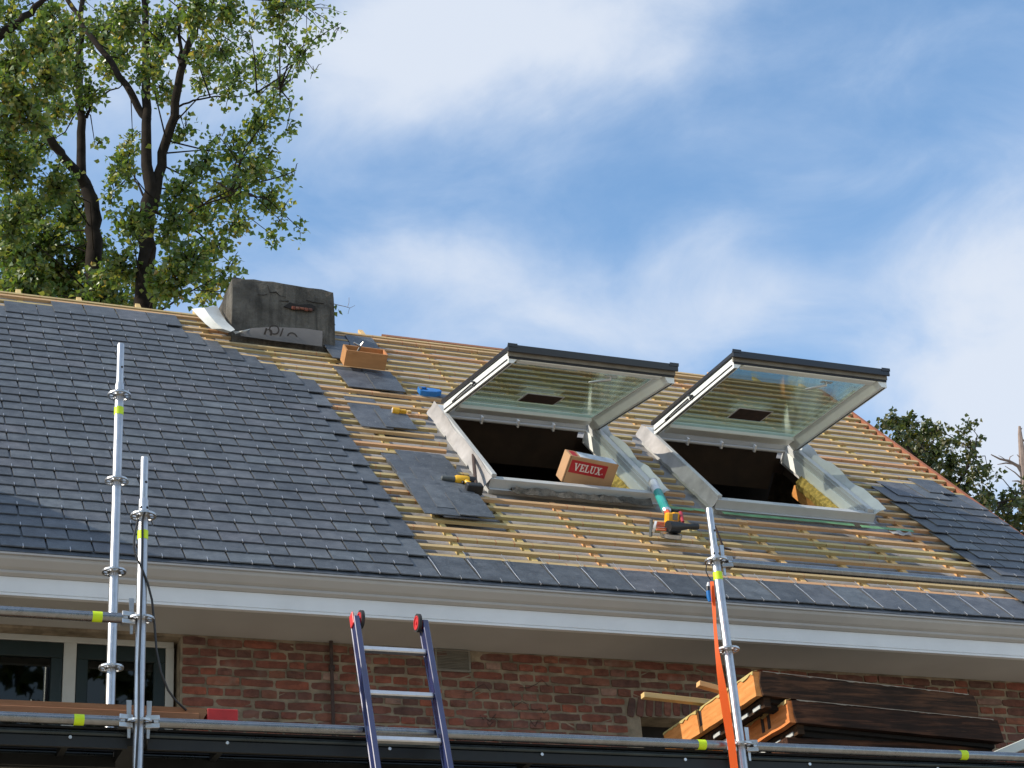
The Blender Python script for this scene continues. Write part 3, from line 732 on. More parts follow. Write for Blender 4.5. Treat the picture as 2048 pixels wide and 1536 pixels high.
def print_on(txt, x, y, h, size, roll=0):
    u, v = roofUV(x, y, h)
    a = on_chim(x, y, .058) ; a2 = pu(x, y+14, .0); d = (a-pu(x, y+20, 0)).normalized(); ux = Vector((1, 0, 0)); nn = ux.cross(d).normalized(); d = nn.cross(ux)
    mwt = Matrix(((1, d.x, nn.x, a.x), (0, d.y, nn.y, a.y), (0, d.z, nn.z, a.z), (0, 0, 0, 1)))
    textmesh('print', txt, 'print_dark', size, mwt @ Matrix.Rotation(roll, 4, 'Z'), roof)
print_on('n', 537, 664, .02, .17, -.25); print_on('OLO', 566, 668, .02, .12, -.3)

# ---- eaves: gutter, fascia, soffit
def extr(name, poly, mat, bev=0):
    b = MB(); b.prism(poly, lambda y, z, x: (x, y, z+1.6), X0-.2, VERGE+.05); return part(name, b, mat, house, bevel=bev)
extr('gutter', [(9.262, 3.832), (9.262, 3.822), (9.275, 3.818), (9.276, 3.809), (9.268, 3.806), (9.272, 3.797), (9.300, 3.765), (9.318, 3.752), (9.318, 3.744), (9.312, 3.742), (9.314, 3.736), (9.335, 3.724), (9.345, 3.724), (9.50, 3.724), (9.50, 3.80), (9.42, 3.80), (9.300, 3.805), (9.280, 3.832)], 'gutter_paint')
extr('fascia', [(9.340, 3.7225), (9.340, 3.637), (9.346, 3.634), (9.346, 3.629), (9.336, 3.627), (9.336, 3.617), (9.37, 3.617), (9.37, 3.7225)], 'white_paint')
extr('soffit', [(9.3705, 3.618), (9.80, 3.618), (9.80, 3.640), (9.3705, 3.640)], 'soffit_paint')
b = MB(); b.prism([(9.52, 3.645), (9.80, 3.645), (9.80, 3.93), (9.52, 3.75)], lambda y, z, x: (x, y, z+1.6), X0, VERGE-.1); part('eaves_filler', b, 'attic_wood', house)

# ---- front wall
DX0, DX1, DZ = 4.86, 6.6, 3.255+1.6      # doorway under the arch
WX1 = 2.02; WZ0, WZ1 = 3.02+1.6, 3.60+1.6
bw_ = MB(); y0, y1 = YW+.0105, YW+.30
for (x0, x1, z0, z1) in ((X0, WX1, 0, WZ0), (X0, .2, WZ0, WZ1), (X0, WX1, WZ1, ZS), (WX1, DX0, 0, ZS), (DX0, DX1, DZ, ZS), (DX1, X1, 0, ZS)): bw_.box(x0, x1, y0, y1, z0, z1)
wall = part('wall', bw_, 'mortar', house)
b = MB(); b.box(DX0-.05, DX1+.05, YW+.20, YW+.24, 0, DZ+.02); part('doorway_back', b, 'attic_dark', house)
def brick_mesh(seed, wd, ht, dp=.05):   # hand made, uneven
    r = random.Random(seed); nx = 4 if wd > .13 else 3; nz = 3; vs = []; fs = []
    for j in range(nz):
        for i in range(nx):
            x = -wd/2+wd*i/(nx-1); z = -ht/2+ht*j/(nz-1)
            ex = i in (0, nx-1); ez = j in (0, nz-1)
            inx = r.uniform(.0, .004) if ex else 0; inz = r.uniform(0, .004) if ez else 0
            x -= math.copysign(inx, x)*(1 if ex else 0); z -= math.copysign(inz, z)*(1 if ez else 0)
            if ex and ez: x *= .965; z *= .86
            vs.append((x+(r.uniform(-.004, .004) if ez and not ex else 0), r.uniform(-.005, .003)+(.005 if ex or ez else 0), z))
    for j in range(nz-1):
        for i in range(nx-1): fs.append((j*nx+i, j*nx+i+1, (j+1)*nx+i+1, (j+1)*nx+i))
    rim = list(range(nx)) + [j*nx+nx-1 for j in range(1, nz)] + [(nz-1)*nx+i for i in range(nx-2, -1, -1)] + [j*nx for j in range(nz-2, 0, -1)]
    n0 = len(vs); vs += [(vs[i][0], dp, vs[i][2]) for i in rim]
    for a in range(len(rim)): c = (a+1) % len(rim); fs.append((rim[a], n0+a, n0+c, rim[c]))
    return MB().add(vs, fs).mesh('brick', 'brick')
CH = .0592; BH = .0505
STR = [brick_mesh(10+i, .199, BH) for i in range(8)]; HED = [brick_mesh(30+i, .097, BH) for i in range(8)]
bricks = []
for c in range(11):
    z = ZS-.006-CH*(c+.5); x = WX1+.002 if c % 2 else WX1+.002
    seq = []
    xx = WX1+.004 + (0, .052, .104, .052)[c % 4]*0
    first = True
    while xx < 8.35:
        if c % 2 == 0: wd = .205 if not (first and c % 4 == 0) else .150
        else: wd = .103 if not first else .155
        wd += random.uniform(-.012, .012)
        if random.random() < .16: wd = .205 if wd < .13 else .103
        first = False
        if z < DZ+.115 and xx < DX1 and xx+wd > DX0-.088:
            if DX0-.088-xx > .04: wd = DX0-.088-xx
            elif xx < DX0-.088: xx = DX0-.08; continue
        cx = xx+wd/2
        dz = .004*sin(cx*1.7+c)
        if not (DX0-.085 < cx < DX1+.02 and z < DZ+.11+.03*sin((cx-DX0)*1.5)) and not (3.545 < cx < 3.76 and 3.485+1.6 < z) :
            bricks.append((cx, z+dz+random.uniform(-.002, .002), wd > .15, wd))
        xx += wd
def bvis(cx, z):
    x, y = proj(Vector((cx, YW, z)))
    tube = 1440+x*.037
    hid = (1500 < x < 1950 and y > 1345+(x-1500)*.12) or (1330 < x < 1500 and y > 1440-(x-1330)*.55)
    return -20 < x < 2068 and y < tube+8 and not hid
bricks.sort(key=lambda t: (not bvis(t[0], t[1]), not t[2], abs(t[0]-3.5)))
rest = MB()
for i, (cx, z, big, ww) in enumerate(bricks):
    me = random.choice(STR if big else HED)
    mw = Matrix.Translation((cx, YW+random.uniform(-.004, .005), z)) @ Matrix.Rotation(radians(random.gauss(0, .7)), 4, 'Y') @ Matrix.Scale(random.choice([-1, 1]), 4, (1, 0, 0)) @ Matrix.Diagonal((random.uniform(.93, 1.02)*(ww/(.205 if big else .103)), 1, random.uniform(.88, 1.06), 1))
    if i < 300 and bvis(cx, z): add('brick', me, wall, None, mw)
    else:
        b0 = len(rest.v); rest.v += [tuple(mw @ q.co) for q in me.vertices]
        for p in me.polygons: rest.f.append([b0+q for q in p.vertices]); rest.m.append(0)
if rest.v: stuff(part('brickwork', rest, 'brick', wall))
ARC = [brick_mesh(60+i, .20, .05) for i in range(4)]
for i in range(9):   # leaning soldier bricks of the flat arch
    cx = DX0-.055+.062*i; t = radians(104-1.6*i)
    add('brick', random.choice(ARC), wall, None, Matrix.Translation((cx, YW-.002, DZ+.055+.004*i)) @ Matrix.Rotation(t, 4, 'Y') @ Matrix.Diagonal((.62, 1, 1, 1)))
# vent, rod, creeper stems
vx0, vx1, vz0, vz1 = 3.552, 3.752, 3.488+1.6, 3.605+1.6
b = MB(); b.box(vx0-.012, vx1+.012, YW-.006, YW+.004, vz0-.012, vz0); b.box(vx0-.012, vx1+.012, YW-.006, YW+.004, vz1, vz1+.008); b.box(vx0-.012, vx0, YW-.006, YW+.004, vz0, vz1); b.box(vx1, vx1+.012, YW-.006, YW+.004, vz0, vz1); b.box(vx0, vx1, YW+.004, YW+.008, vz0, vz1)
vent = part('air_vent', b, 'vent_metal', house)
for i in range(11):
    z = vz0+.006+(vz1-vz0-.008)*i/11; b = MB(); b.obox(((vx0+vx1)/2, YW-.002, z), (1, 0, 0), (0, .8, .6), (0, -.6, .8), vx1-vx0, .010, .0025); part('slat', b, 'vent_metal', vent)
b = MB(); b.tube([(2.895, YW-.02, ZS), (2.895, YW-.02, ZS-.16), (2.895, YW-.02, ZS-.7)], .011, 8); b.tube([(2.895, YW-.02, ZS-.15), (2.895, YW-.02, ZS-.18)], .02, 8); part('rusty_rod', b, 'rust', house)
b = MB(); r = random.Random(9)
for (x, y, n, dx) in ((1010, 1400, 6, 10), (1040, 1375, 5, 14), (960, 1430, 6, 8), (1100, 1415, 6, -9), (1060, 1440, 5, 9), (930, 1385, 5, 12), (1000, 1445, 4, -10)):
    pts = []
    for i in range(n): pts.append(pxY(x, y, YW-.006)); x += dx+r.uniform(-6, 6); y += r.uniform(-12, 16)
    b.tube(pts, .0022, 4)
cre = stuff(part('dry_creeper', b, 'rust', wall))
# window in the wall
b = MB(); YF = YW+.10
for (x0, x1, z0, z1) in ((.2, WX1-.02, 3.565, 3.60), (WX1-.065, WX1-.018, 3.02, 3.565), (1.385, 1.455, 3.02, 3.565), (.2, WX1-.018, 2.99, 3.02)): b.box(x0, x1, YF, YF+.07, z0+1.6, z1+1.6)
win = part('window', b, 'frame_cream', house, bevel=.003)
for (x0, x1) in ((.26, 1.383), (1.457, WX1-.067)):
    b = MB()
    for q in ((x0, x1, 3.475, 3.563), (x0, x0+.065, 3.022, 3.475), (x1-.065, x1, 3.022, 3.475)): b.box(q[0], q[1], YF+.008, YF+.05, q[2]+1.6, q[3]+1.6)
    part('sash', b, 'frame_green', win, bevel=.003)
    b = MB(); b.box(x0+.066, x1-.066, YF+.024, YF+.030, 3.023+1.6, 3.474+1.6); part('pane', b, 'pane_dark', win)
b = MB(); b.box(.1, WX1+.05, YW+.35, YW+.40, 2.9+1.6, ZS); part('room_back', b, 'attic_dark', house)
# added block, unseen left of the view, put in to shade the lowest slates
b = MB(); b.prism([(9.46, 5.2), (10.10, 5.2), (10.10, 7.20), (9.95, 7.32), (9.46, 7.32)], lambda a, c, d: (d, a, c), -1.0, -.55)
part('shadow_blocker', b, 'chimney_render', house)

# ================================================================== loose slates on the battens
def loose(x, y, h, rot, label, group, hs=None):
    u, v = roofUV(x, y, h)
    me = random.choice(SL)
    o = add('loose_slate', me, None, None, RM @ Matrix.Translation((u, v, h-.006)) @ Matrix.Rotation(radians(rot), 4, 'Z') @ Matrix.Rotation(TH/GA, 4, 'X') @ Matrix.Translation((0, -.2, 0)))
    tag(o, label, 'slate', group)
def loose_uv(u, v, h, rot, label, group, me=None):
    o = add('loose_slate', me or random.choice(SLD), None, None, RM @ Matrix.Translation((u, v, h)) @ Matrix.Rotation(radians(rot), 4, 'Z') @ Matrix.Rotation(TH/GA, 4, 'X') @ Matrix.Translation((0, -.2, 0)))
    tag(o, label, 'slate', group)
HT = HB+.001
G = 'loose slates beside the chimney'
for i, (u, v, rt) in enumerate(((3.93, 4.87, 1), (4.15, 4.86, -1), (3.90, 4.62, 2), (4.12, 4.56, 0), (3.87, 4.46, 1))):
    loose_uv(u, v, HT+.009*i, rt, ['loose slate tucked against the chimney foot', 'loose slate at the ridge right of the chimney', 'second loose slate down from the chimney foot', 'loose slate just above the right half of the wooden crate', 'loose slate partly under the upper left of the wooden crate'][i], G)
G = 'loose slates below the wooden crate'
for i, (u, v, rt) in enumerate(((3.86, 3.95, 3), (4.08, 3.93, 0), (3.85, 3.80, 2), (4.07, 3.78, -1))):
    loose_uv(u, v, HT+.009*i, rt, ['loose slate directly under the left half of the wooden crate', 'loose slate directly under the right half of the wooden crate', 'lower left loose slate of the pile below the wooden crate', 'lower right loose slate of the pile below the wooden crate'][i], G)
G = 'loose slates of the l shaped pile'
for i, (u, v, rt) in enumerate(((3.77, 3.26, 1), (3.76, 3.02, 2), (3.74, 2.88, 1), (3.93, 2.90, 0))):
    loose_uv(u, v, HT+.009*i, rt, ['topmost loose slate of the l shaped pile', 'middle loose slate of the l shaped pile', 'lower left loose slate of the l shaped pile', 'lower right loose slate of the l shaped pile below the yellow tape'][i], G)
G = 'slates of the big stack left of the drill'
n = 0
for i, v in enumerate((2.04, 1.93, 1.80, 1.68, 1.55, 1.44, 1.33, 1.21)):
    for j in range(3):
        loose_uv(3.775+.115*((j*2+i) % 3)+random.uniform(-.012, .012), v+random.uniform(-.02, .02), HT+.0085*j+.0045*i, random.uniform(-1.5, 1.5), f"{('left', 'middle', 'right')[(j*2+i) % 3]} slate of the {('top', 'second', 'third', 'fourth', 'fifth', 'sixth', 'seventh', 'bottom')[i]} row in the big loose stack", G); n += 1

# ================================================================== things lying on the roof
def on_roof(name, label, cat, u, v, h, rot=0):
    o = bpy.data.objects.new(name, None); C.objects.link(o); o.empty_display_size = .1
    o.matrix_basis = RM @ Matrix.Translation((u, v, h)) @ Matrix.Rotation(radians(rot), 4, 'Z'); tag(o, label, cat); return o
# wooden crate, roof aligned, opening facing out
cu, cv = 3.79, 4.05
cr = on_roof('wooden_crate', 'small open orange wooden crate holding a tool on loose slates', 'crate', cu, cv, HT+.035, -2)
wd, dp, ht = .34, .15, .13
for nm, q in (('bottom', (0, wd, 0, dp, 0, .008)), ('side', (0, wd, 0, .010, .008, ht)), ('side', (0, wd, dp-.010, dp, .008, ht)), ('end', (0, .012, .010, dp-.010, .008, ht)), ('end', (wd-.012, wd, .010, dp-.010, .008, ht))):
    b = MB(); b.box(*q); part(nm, b, 'box_ply', cr)
pl = on_roof('hand_tool', 'small grey green hand tool sticking out of the wooden crate', 'tool', cu+.10, cv+.06, HT+.044, 0)
b = MB(); b.tube([(0, 0, .0), (.01, .01, .09), (.03, .02, .145)], [.012, .012, .008], 8); part('grip', b, 'plastic_grey', pl, smooth=True)
b = MB(); b.tube([(.03, .02, .14), (-.03, .02, .165)], [.010, .006], 8); b.tube([(.03, .02, .145), (.045, .02, .18)], [.008, .004], 8); part('jaw', b, 'galv', pl, smooth=True)
# blue chalk reel / stapler
u, v = roofUV(842, 786, .01); bl = on_roof('blue_hand_tool', 'blue plastic hand tool with an open grip lying on the battens', 'tool', u, v, HT+.004, 3)
b = MB()
for q in ([(0, .02), (.05, 0), (.13, .01), (.19, .05), (.18, .085), (.12, .10), (.075, .10), (.085, .06), (.06, .035), (.02, .04)], [(.0, .021), (.018, .041), (.03, .09), (.078, .101), (.074, .115), (.01, .12)]): b.prism(q, lambda a, c, d: (a, c, d), 0, .045)
part('body', b, 'plastic_blue', bl, bevel=.004)
b = MB(); b.prism([(.001, .03), (.018, .042), (.028, .088), (.004, .10)], lambda a, c, d: (a, c, d), .046, .05); part('jaw', b, 'plastic_grey', bl)
u, v = roofUV(893, 790, 0); o = add('slate_offcut', MB().prism([(-.12, -.03), (.12, -.05), (.13, -.01), (-.09, .09)], lambda a, c, d: (a, c, d), 0, .007).mesh('slate_offcut', 'slate'), None, None, RM @ Matrix.Translation((u, v, HT+.001)))
tag(o, 'pointed grey slate offcut right of the blue hand tool', 'slate')
# yellow tape roll
u, v = roofUV(784, 819, .02); tp = on_roof('tape_roll', 'yellow roll of tape lying on a batten below the blue tool', 'tape', u, v, HT+.030, 0)
b = MB(); b.ring((.03, 0, 0), (1, -.15, 0), .014, .030, .05, 20); part('roll', b, 'tape_yellow', tp, smooth=True)
b = MB(); b.ring((.004, .004, 0), (1, -.15, 0), .010, .024, .004, 20); part('core', b, 'plastic_white', tp, smooth=True)
b = MB(); b.box(.055, .115, -.012, .02, -.028, .018); part('loose_end', b, 'tape_yellow', tp, bevel=.005)
u, v = roofUV(818, 820, .0); o = add('wood_offcut', MB().box(-.02, .02, -.014, .014, 0, .014).mesh('wood_offcut', 'batten_plain', bevel=.002), None, None, RM @ Matrix.Translation((u, v, HT+.001)) @ Matrix.Rotation(.3, 4, 'Z')); tag(o, 'little pale wood offcut beside the yellow tape roll', 'wood')
# torn scrap of underlay on the battens at right
u, v = roofUV(1805, 1066, .0); b = MB(); r = random.Random(4)
b.sheet([[(-.09+.022*i, -.02+.02*j, .012*sin(i*1.3)*sin(j*1.5+.5)+.012) for j in range(4)] for i in range(9)], .002)
o = add('membrane_scrap', b.mesh('membrane_scrap', 'membrane', smooth=True), None, None, RM @ Matrix.Translation((u, v, HT+.002))); tag(o, 'crumpled pale scrap of underlay on the battens beside the right slates', 'scrap')
# cordless drill
u, v = roofUV(905, 966, .03); dr = on_roof('cordless_drill', 'yellow and black cordless drill lying right of the big slate stack', 'drill', u, v, HT+.012, 0)
b = MB(); b.tube([(.045, .10, .03), (.06, .10, .03), (.13, .095, .03), (.145, .095, .03)], [.024, .032, .034, .030], 12); part('gear_housing', b, 'tool_yellow', dr, smooth=True)
b = MB(); b.tube([(.145, .095, .03), (.19, .092, .03), (.20, .092, .03)], [.033, .033, .024], 12); part('motor_cap', b, 'plastic_black', dr, smooth=True)
b = MB(); b.tube([(-.05, .105, .03), (-.045, .105, .03), (.01, .102, .03), (.045, .10, .03)], [.008, .017, .021, .022], 10); part('chuck', b, 'plastic_grey', dr, smooth=True)
b = MB(); b.tube([(.115, .09, .03), (.13, .04, .03), (.145, -.01, .03)], [.022, .019, .021], 10); part('handle', b, 'tool_yellow', dr, smooth=True)
b = MB(); b.box(.085, .20, -.075, -.015, -.008, .065); part('battery', b, 'plastic_black', dr, bevel=.006)
b = MB(); b.tube([(.09, .075, .03), (.095, .05, .03)], .009, 8); part('trigger', b, 'plastic_black', dr)
pA, pB = roofUV(946, 905, .05), roofUV(953, 978, .02)
b = MB(); b.tube([RM @ Vector((*roofUV(944, 893, .04), .04)), RM @ Vector((*pA, .05)), RM @ Vector((*roofUV(949, 940, .05), .05)), RM @ Vector((*pB, .02))], [.008, .011, .013, .011], 8)
o = add('iron_bar', b.mesh('iron_bar', 'rust', smooth=True)); tag(o, 'dark iron bar leaning beside the drill at the window corner', 'bar')
# angle grinder
u, v = roofUV(1300, 1072, .0); gd = on_roof('angle_grinder', 'orange and black angle grinder lying with its guard on the battens', 'grinder', u, v, HT+.002, 0)
def pg(x, y, h): a, c = roofUV(x, y, h); return Vector((a-u, c-v, h-HT-.002))
b = MB(); b.ring(pg(1342, 1071, .030), (0, .25, 1), .0, .075, .026, 28); part('guard', b, 'galv', gd, smooth=True)
b = MB(); b.ring(pg(1342, 1076, .014), (0, .25, 1), .006, .070, .005, 28); part('disc', b, 'plastic_grey', gd)
NZ = Vector((0, .45, .893)); NY = Vector((0, -.893, .45))
b = MB(); b.obox(pg(1337, 1041, .09), (1, 0, 0), NY, NZ, .042, .060, .105); part('body', b, 'tool_orange', gd, bevel=.010)
b = MB(); b.obox(pg(1350, 1034, .09), (1, 0, 0), NY, NZ, .046, .055, .060); part('switch_case', b, 'tool_orange', gd, bevel=.006)
b = MB(); b.obox(pg(1350, 1034, .12), (1, 0, 0), NY, NZ, .040, .004, .044); part('rating_plate', b, 'vent_metal', gd)
b = MB(); b.tube([pg(1336, 1053, .10), pg(1352, 1053, .10), pg(1378, 1053, .095), pg(1388, 1053, .095), pg(1395, 1053, .095)], [.040, .034, .018, .024, .022], 14); part('handle', b, 'plastic_black', gd, smooth=True)
b = MB(); b.obox(pg(1348, 1060, .06), (1, 0, 0), NY, NZ, .085, .06, .04); part('gear_case', b, 'plastic_black', gd, bevel=.008)
b = MB(); b.obox(pg(1351, 1022, .095), (1, 0, 0), NY, NZ, .050, .05, .022); part('top_cap', b, 'plastic_black', gd, bevel=.005)
b = MB(); b.tube([pg(1361, 1027, .10), pg(1362, 1033, .10), pg(1366, 1044, .09)], [.018, .016, .010], 10); part('gear_knob', b, 'tool_red', gd, smooth=True)
for i in range(5):
    b = MB(); b.tube([pg(1313, 1045+3.6*i, .08), pg(1332, 1046+3.6*i, .08)], .0045, 6); part('cooling_fin', b, 'can_orange', gd)
b = MB(); b.ring(pg(1309, 1054, .075), (1, -.55, .0), .022, .042, .016, 18); part('flange', b, 'plastic_white', gd, smooth=True)
b = MB(); b.obox(pg(1302, 1056, .065), (1, 0, 0), NY, NZ, .014, .03, .115); part('bracket', b, 'plastic_grey', gd, bevel=.003)
# foam can
cB = RM @ Vector((*roofUV(1334, 1024, .10), .10)); cT = RM @ Vector((*roofUV(1305, 962, .115), .115)); ax = (cT-cB); Lc = ax.length; ax = ax/Lc; rc = .032
cn = thing('foam_can', 'green and white spray foam can stuck into the grinder area pointing up', 'can', tuple(cB)); cn['label'] = 'green and white spray foam can standing tilted behind the angle grinder'
def along(ts, rs): return [cB+ax*(Lc*t) for t in ts], [rc*q for q in rs]
for nm, ts, rs, mt in (('label_band', (.03, .62), (1, 1), 'can_teal'), ('upper_can', (.6205, .93), (1, 1), 'can_white'), ('rim', (.93, .955, .965, .985), (1.06, 1.06, .95, .8), 'steel_light'), ('shoulder', (-.01, .03), (.72, 1), 'steel_light'), ('adapter', (-.10, -.01), (.5, .62), 'can_orange')):
    p_, r_ = along(ts, rs); b = MB(); b.tube(p_, r_, 20); part(nm, b, mt, cn, smooth=True)
# cardboard box in the first window
bx = on_roof('cardboard_box', 'cardboard box with a red brand label resting in the open roof window', 'box', 4.8656, 1.8039, .0244)
bx.matrix_basis = bx.matrix_basis @ Euler((.0324, .1022, .0253)).to_matrix().to_4x4()
BW, BD, BHt = .388, .114, .204
b = MB(); b.box(0, BW, 0, BD, 0, BHt); part('carton', b, 'cardboard', bx, bevel=.002)
b = MB(); b.box(.085, BW-.010, .010, BD-.006, BHt+.0006, BHt+.0012); part('top_label', b, 'film_white', bx)
b = MB(); b.box(.022, .066, .012, BD-.012, BHt+.0006, BHt+.001); part('red_print', b, 'label_red', bx)
b = MB(); b.box(.010, .013, -.0008, -.0002, 0, BHt-.004); part('flap_edge', b, 'print_dark', bx)
lx0, lx1, lz0, lz1 = .024, .312, .082, .178
b = MB(); b.box(lx0, lx1, -.0012, -.0004, lz0, lz1); part('brand_label', b, 'label_red', bx)
def letters():
    H = 1.0; s_ = .17; f = .11   # slab serif capitals on a unit height
    out = []
    def bar(x0, y0, x1, y1): out.append([(x0, y0), (x1, y0), (x1, y1), (x0, y1)])
    def dia(xa, xb, wq): out.append([(xa-wq/2, 0), (xa+wq/2, 0), (xb+wq/2, H), (xb-wq/2, H)])
    x = 0
    dia(.47, .16, .2); dia(.43, .74, .14); bar(0, H-f, .36, H); bar(.58, H-f, .9, H); x = .98          # V
    bar(x+.07, 0, x+.07+s_+.02, H); bar(x, 0, x+.68, f); bar(x, H-f, x+.66, H); bar(x+.2, .45, x+.48, .45+f); bar(x+.57, 0, x+.68, .28); bar(x+.55, H-.26, x+.66, H); bar(x+.42, .36, x+.5, .64); x += .76   # E
    bar(x+.07, 0, x+.07+s_+.02, H); bar(x, 0, x+.68, f); bar(x, H-f, x+.36, H); bar(x+.57, 0, x+.68, .32); x += .76  # L
    bar(x+.08, .2, x+.08+s_+.02, H); bar(x+.58, .2, x+.58+.12, H); bar(x, H-f, x+.36, H); bar(x+.48, H-f, x+.80, H)
    out.append([(x+.08, .24), (x+.14, .08), (x+.28, 0), (x+.5, 0), (x+.64, .08), (x+.70, .24), (x+.58, .24), (x+.52, .13), (x+.32, .13), (x+.27, .24)]); x += .86   # U
    dia(x+.66, x+.2, .2); dia(x+.18, x+.66, .13); bar(x, 0, x+.34, f); bar(x+.48, 0, x+.86, f); bar(x+.02, H-f, x+.38, H); bar(x+.5, H-f, x+.82, H); x += .86   # X
    return out, x
lp, lw = letters(); LH = .056; kx = (.218)/lw
b = MB()
for i, poly in enumerate(lp): b.prism(poly, lambda a, c, d: (lx0+.030+a*kx, d-.00002*i, lz0+.020+c*LH), -.0022, -.0014)
part('lettering', b, 'print_white', bx)
b = MB(); b.ring((lx0+.030+lw*kx+.012, -.0018, lz0+.030), (0, 1, 0), .0035, .005, .0006, 14); part('registered_mark', b, 'print_white', bx)

# ================================================================== scaffold
XF0, XF1, YF_, YB = 1.466, 4.523, 8.0, 8.73
def rosette(c, parent):
    b = MB(); c = Vector(c)
    b.ring(c, (0, 0, 1), .0245, .034, .010, 24); b.ring(c, (0, 0, 1), .052, .062, .010, 24)
    for k in range(8):
        t = 2*pi*(k+.5)/8; d = Vector((cos(t), sin(t), 0)); b.obox(c+d*.043, d, Vector((-sin(t), cos(t), 0)), (0, 0, 1), .022, .012 if k % 2 else .016, .0095)
    return part('rosette', b, 'galv', parent)
def post(x, y, ztop, spig, z0, rings, tags, label, zbase=0.0):
    t = thing('scaffold_post', label, 'scaffold post', (x, y, zbase), 'galvanised scaffold posts')
    b = MB(); b.tube([(x, y, zbase), (x, y, ztop-spig-.012), (x, y, ztop-spig)], [.02415, .02415, .0205], 20); part('tube', b, 'galv', t, smooth=True)
    b = MB(); b.tube([(x, y, ztop-spig-.001), (x, y, ztop-.012), (x, y, ztop)], [.0192, .0192, .0165], 18); s_ = part('spigot', b, 'galv', t, smooth=True)
    for zz, aa in ((ztop-spig*.62, -1.2), (ztop-spig-.05, -.9), (ztop-spig-.05, -2.3)):
        b = MB(); rr = .0193 if zz > ztop-spig else .0242; d = Vector((cos(aa), sin(aa), 0)); b.ring(Vector((x, y, zz))+d*rr, d, 0, .0065, .002, 12); part('hole', b, 'crack_dark', t)
    for z in rings: rosette((x, y, z), t)
    for z in tags:
        b = MB(); b.ring((x, y, z), (0, 0, 1), .0245, .0252, .045, 24); tg = part('tag', b, 'tag_yellow', t, smooth=True)
    return t
dz = 1.6
post(XF0, YF_, 3.848+dz, .22, 2, [3.541+dz, 3.041+dz-.02, 2.53+dz], [3.44+dz], 'shorter left scaffold post with a black cable')
post(XF0-.008, YB, 4.865+dz, .24, 2, [4.552+dz, 4.05+dz, 3.543+dz, 3.033+dz], [4.455+dz], 'tall left scaffold post reaching highest over the slates')
post(XF1, YF_, 3.85+dz, .22, 2, [3.544+dz, 3.044+dz, 2.535+dz], [3.455+dz], 'right scaffold post with the orange strap')
def ledger(x0, x1, z, label, tagx=None, ends=(1, 1), lo=(1, 1)):
    t = thing('scaffold_ledger', label, 'scaffold tube', ((x0+x1)/2, YF_, z), 'horizontal scaffold tubes')
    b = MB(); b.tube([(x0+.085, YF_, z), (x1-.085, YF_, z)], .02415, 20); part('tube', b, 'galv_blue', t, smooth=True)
    for x, s_, on in ((x0, 1, ends[0]), (x1, -1, ends[1])):
        if not on: continue
        b = MB(); X = lambda a: x+s_*a
        for z0, z1 in ((.007, .030), (-.030, -.007)): b.prism([(X(.028), -.014), (X(.062), -.020), (X(.090), -.025), (X(.090), .025), (X(.062), .020), (X(.028), .014)], lambda a, c, d: (a, YF_+c, z+d), z0, z1)
        b.box(min(X(.064), X(.090)), max(X(.064), X(.090)), YF_-.022, YF_+.022, z-.007, z+.007)
        part('wedge_head', b, 'galv', t, bevel=.002)
        b = MB(); b.prism([(X(.037), -.075), (X(.049), -.075), (X(.058), .10), (X(.034), .10)], lambda a, c, d: (a, YF_+d, z+c), -.0035, .0035); part('wedge', b, 'galv', t)
    if tagx:
        b = MB(); b.ring((tagx, YF_, z), (1, 0, 0), .0246, .0252, .045, 24); part('tag', b, 'tag_yellow', t, smooth=True)
    return t
ledger(XF0, XF1, 2.53+dz, 'long low scaffold tube passing behind the ladder', pxY(1402, 1490, YF_).x)
ledger(XF0-3.07, XF0, 2.53+dz, 'low scaffold tube ending at the left post below the window', pxY(157, 1450, YF_).x, (0, 1))
ledger(XF0-3.07, XF0, 3.02+dz, 'raised left scaffold tube crossing in front of the window', pxY(194, 1233, YF_).x, (0, 1))
ledger(XF1, XF1+3.07, 3.538+dz, 'upper right scaffold tube crossing in front of the battens', None, (1, 0))
ledger(XF1, XF1+3.07, 2.53+dz, 'low right scaffold tube below the old timbers', pxY(1930, 1533, YF_).x, (1, 0))
for xq, lb in ((XF0, 'short dark scaffold tube running back from the left post'), (XF1, 'short dark scaffold tube running back from the right post')):
    t = thing('scaffold_transom', lb, 'scaffold tube', (xq, YF_+.36, 2.53+dz))
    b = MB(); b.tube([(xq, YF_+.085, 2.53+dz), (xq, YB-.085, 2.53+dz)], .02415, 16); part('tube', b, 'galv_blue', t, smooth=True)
    b = MB(); b.box(xq-.045, xq+.045, YF_+.07, YB, 2.44+dz, 2.50+dz); part('deck_end', b, 'deck_black', t)
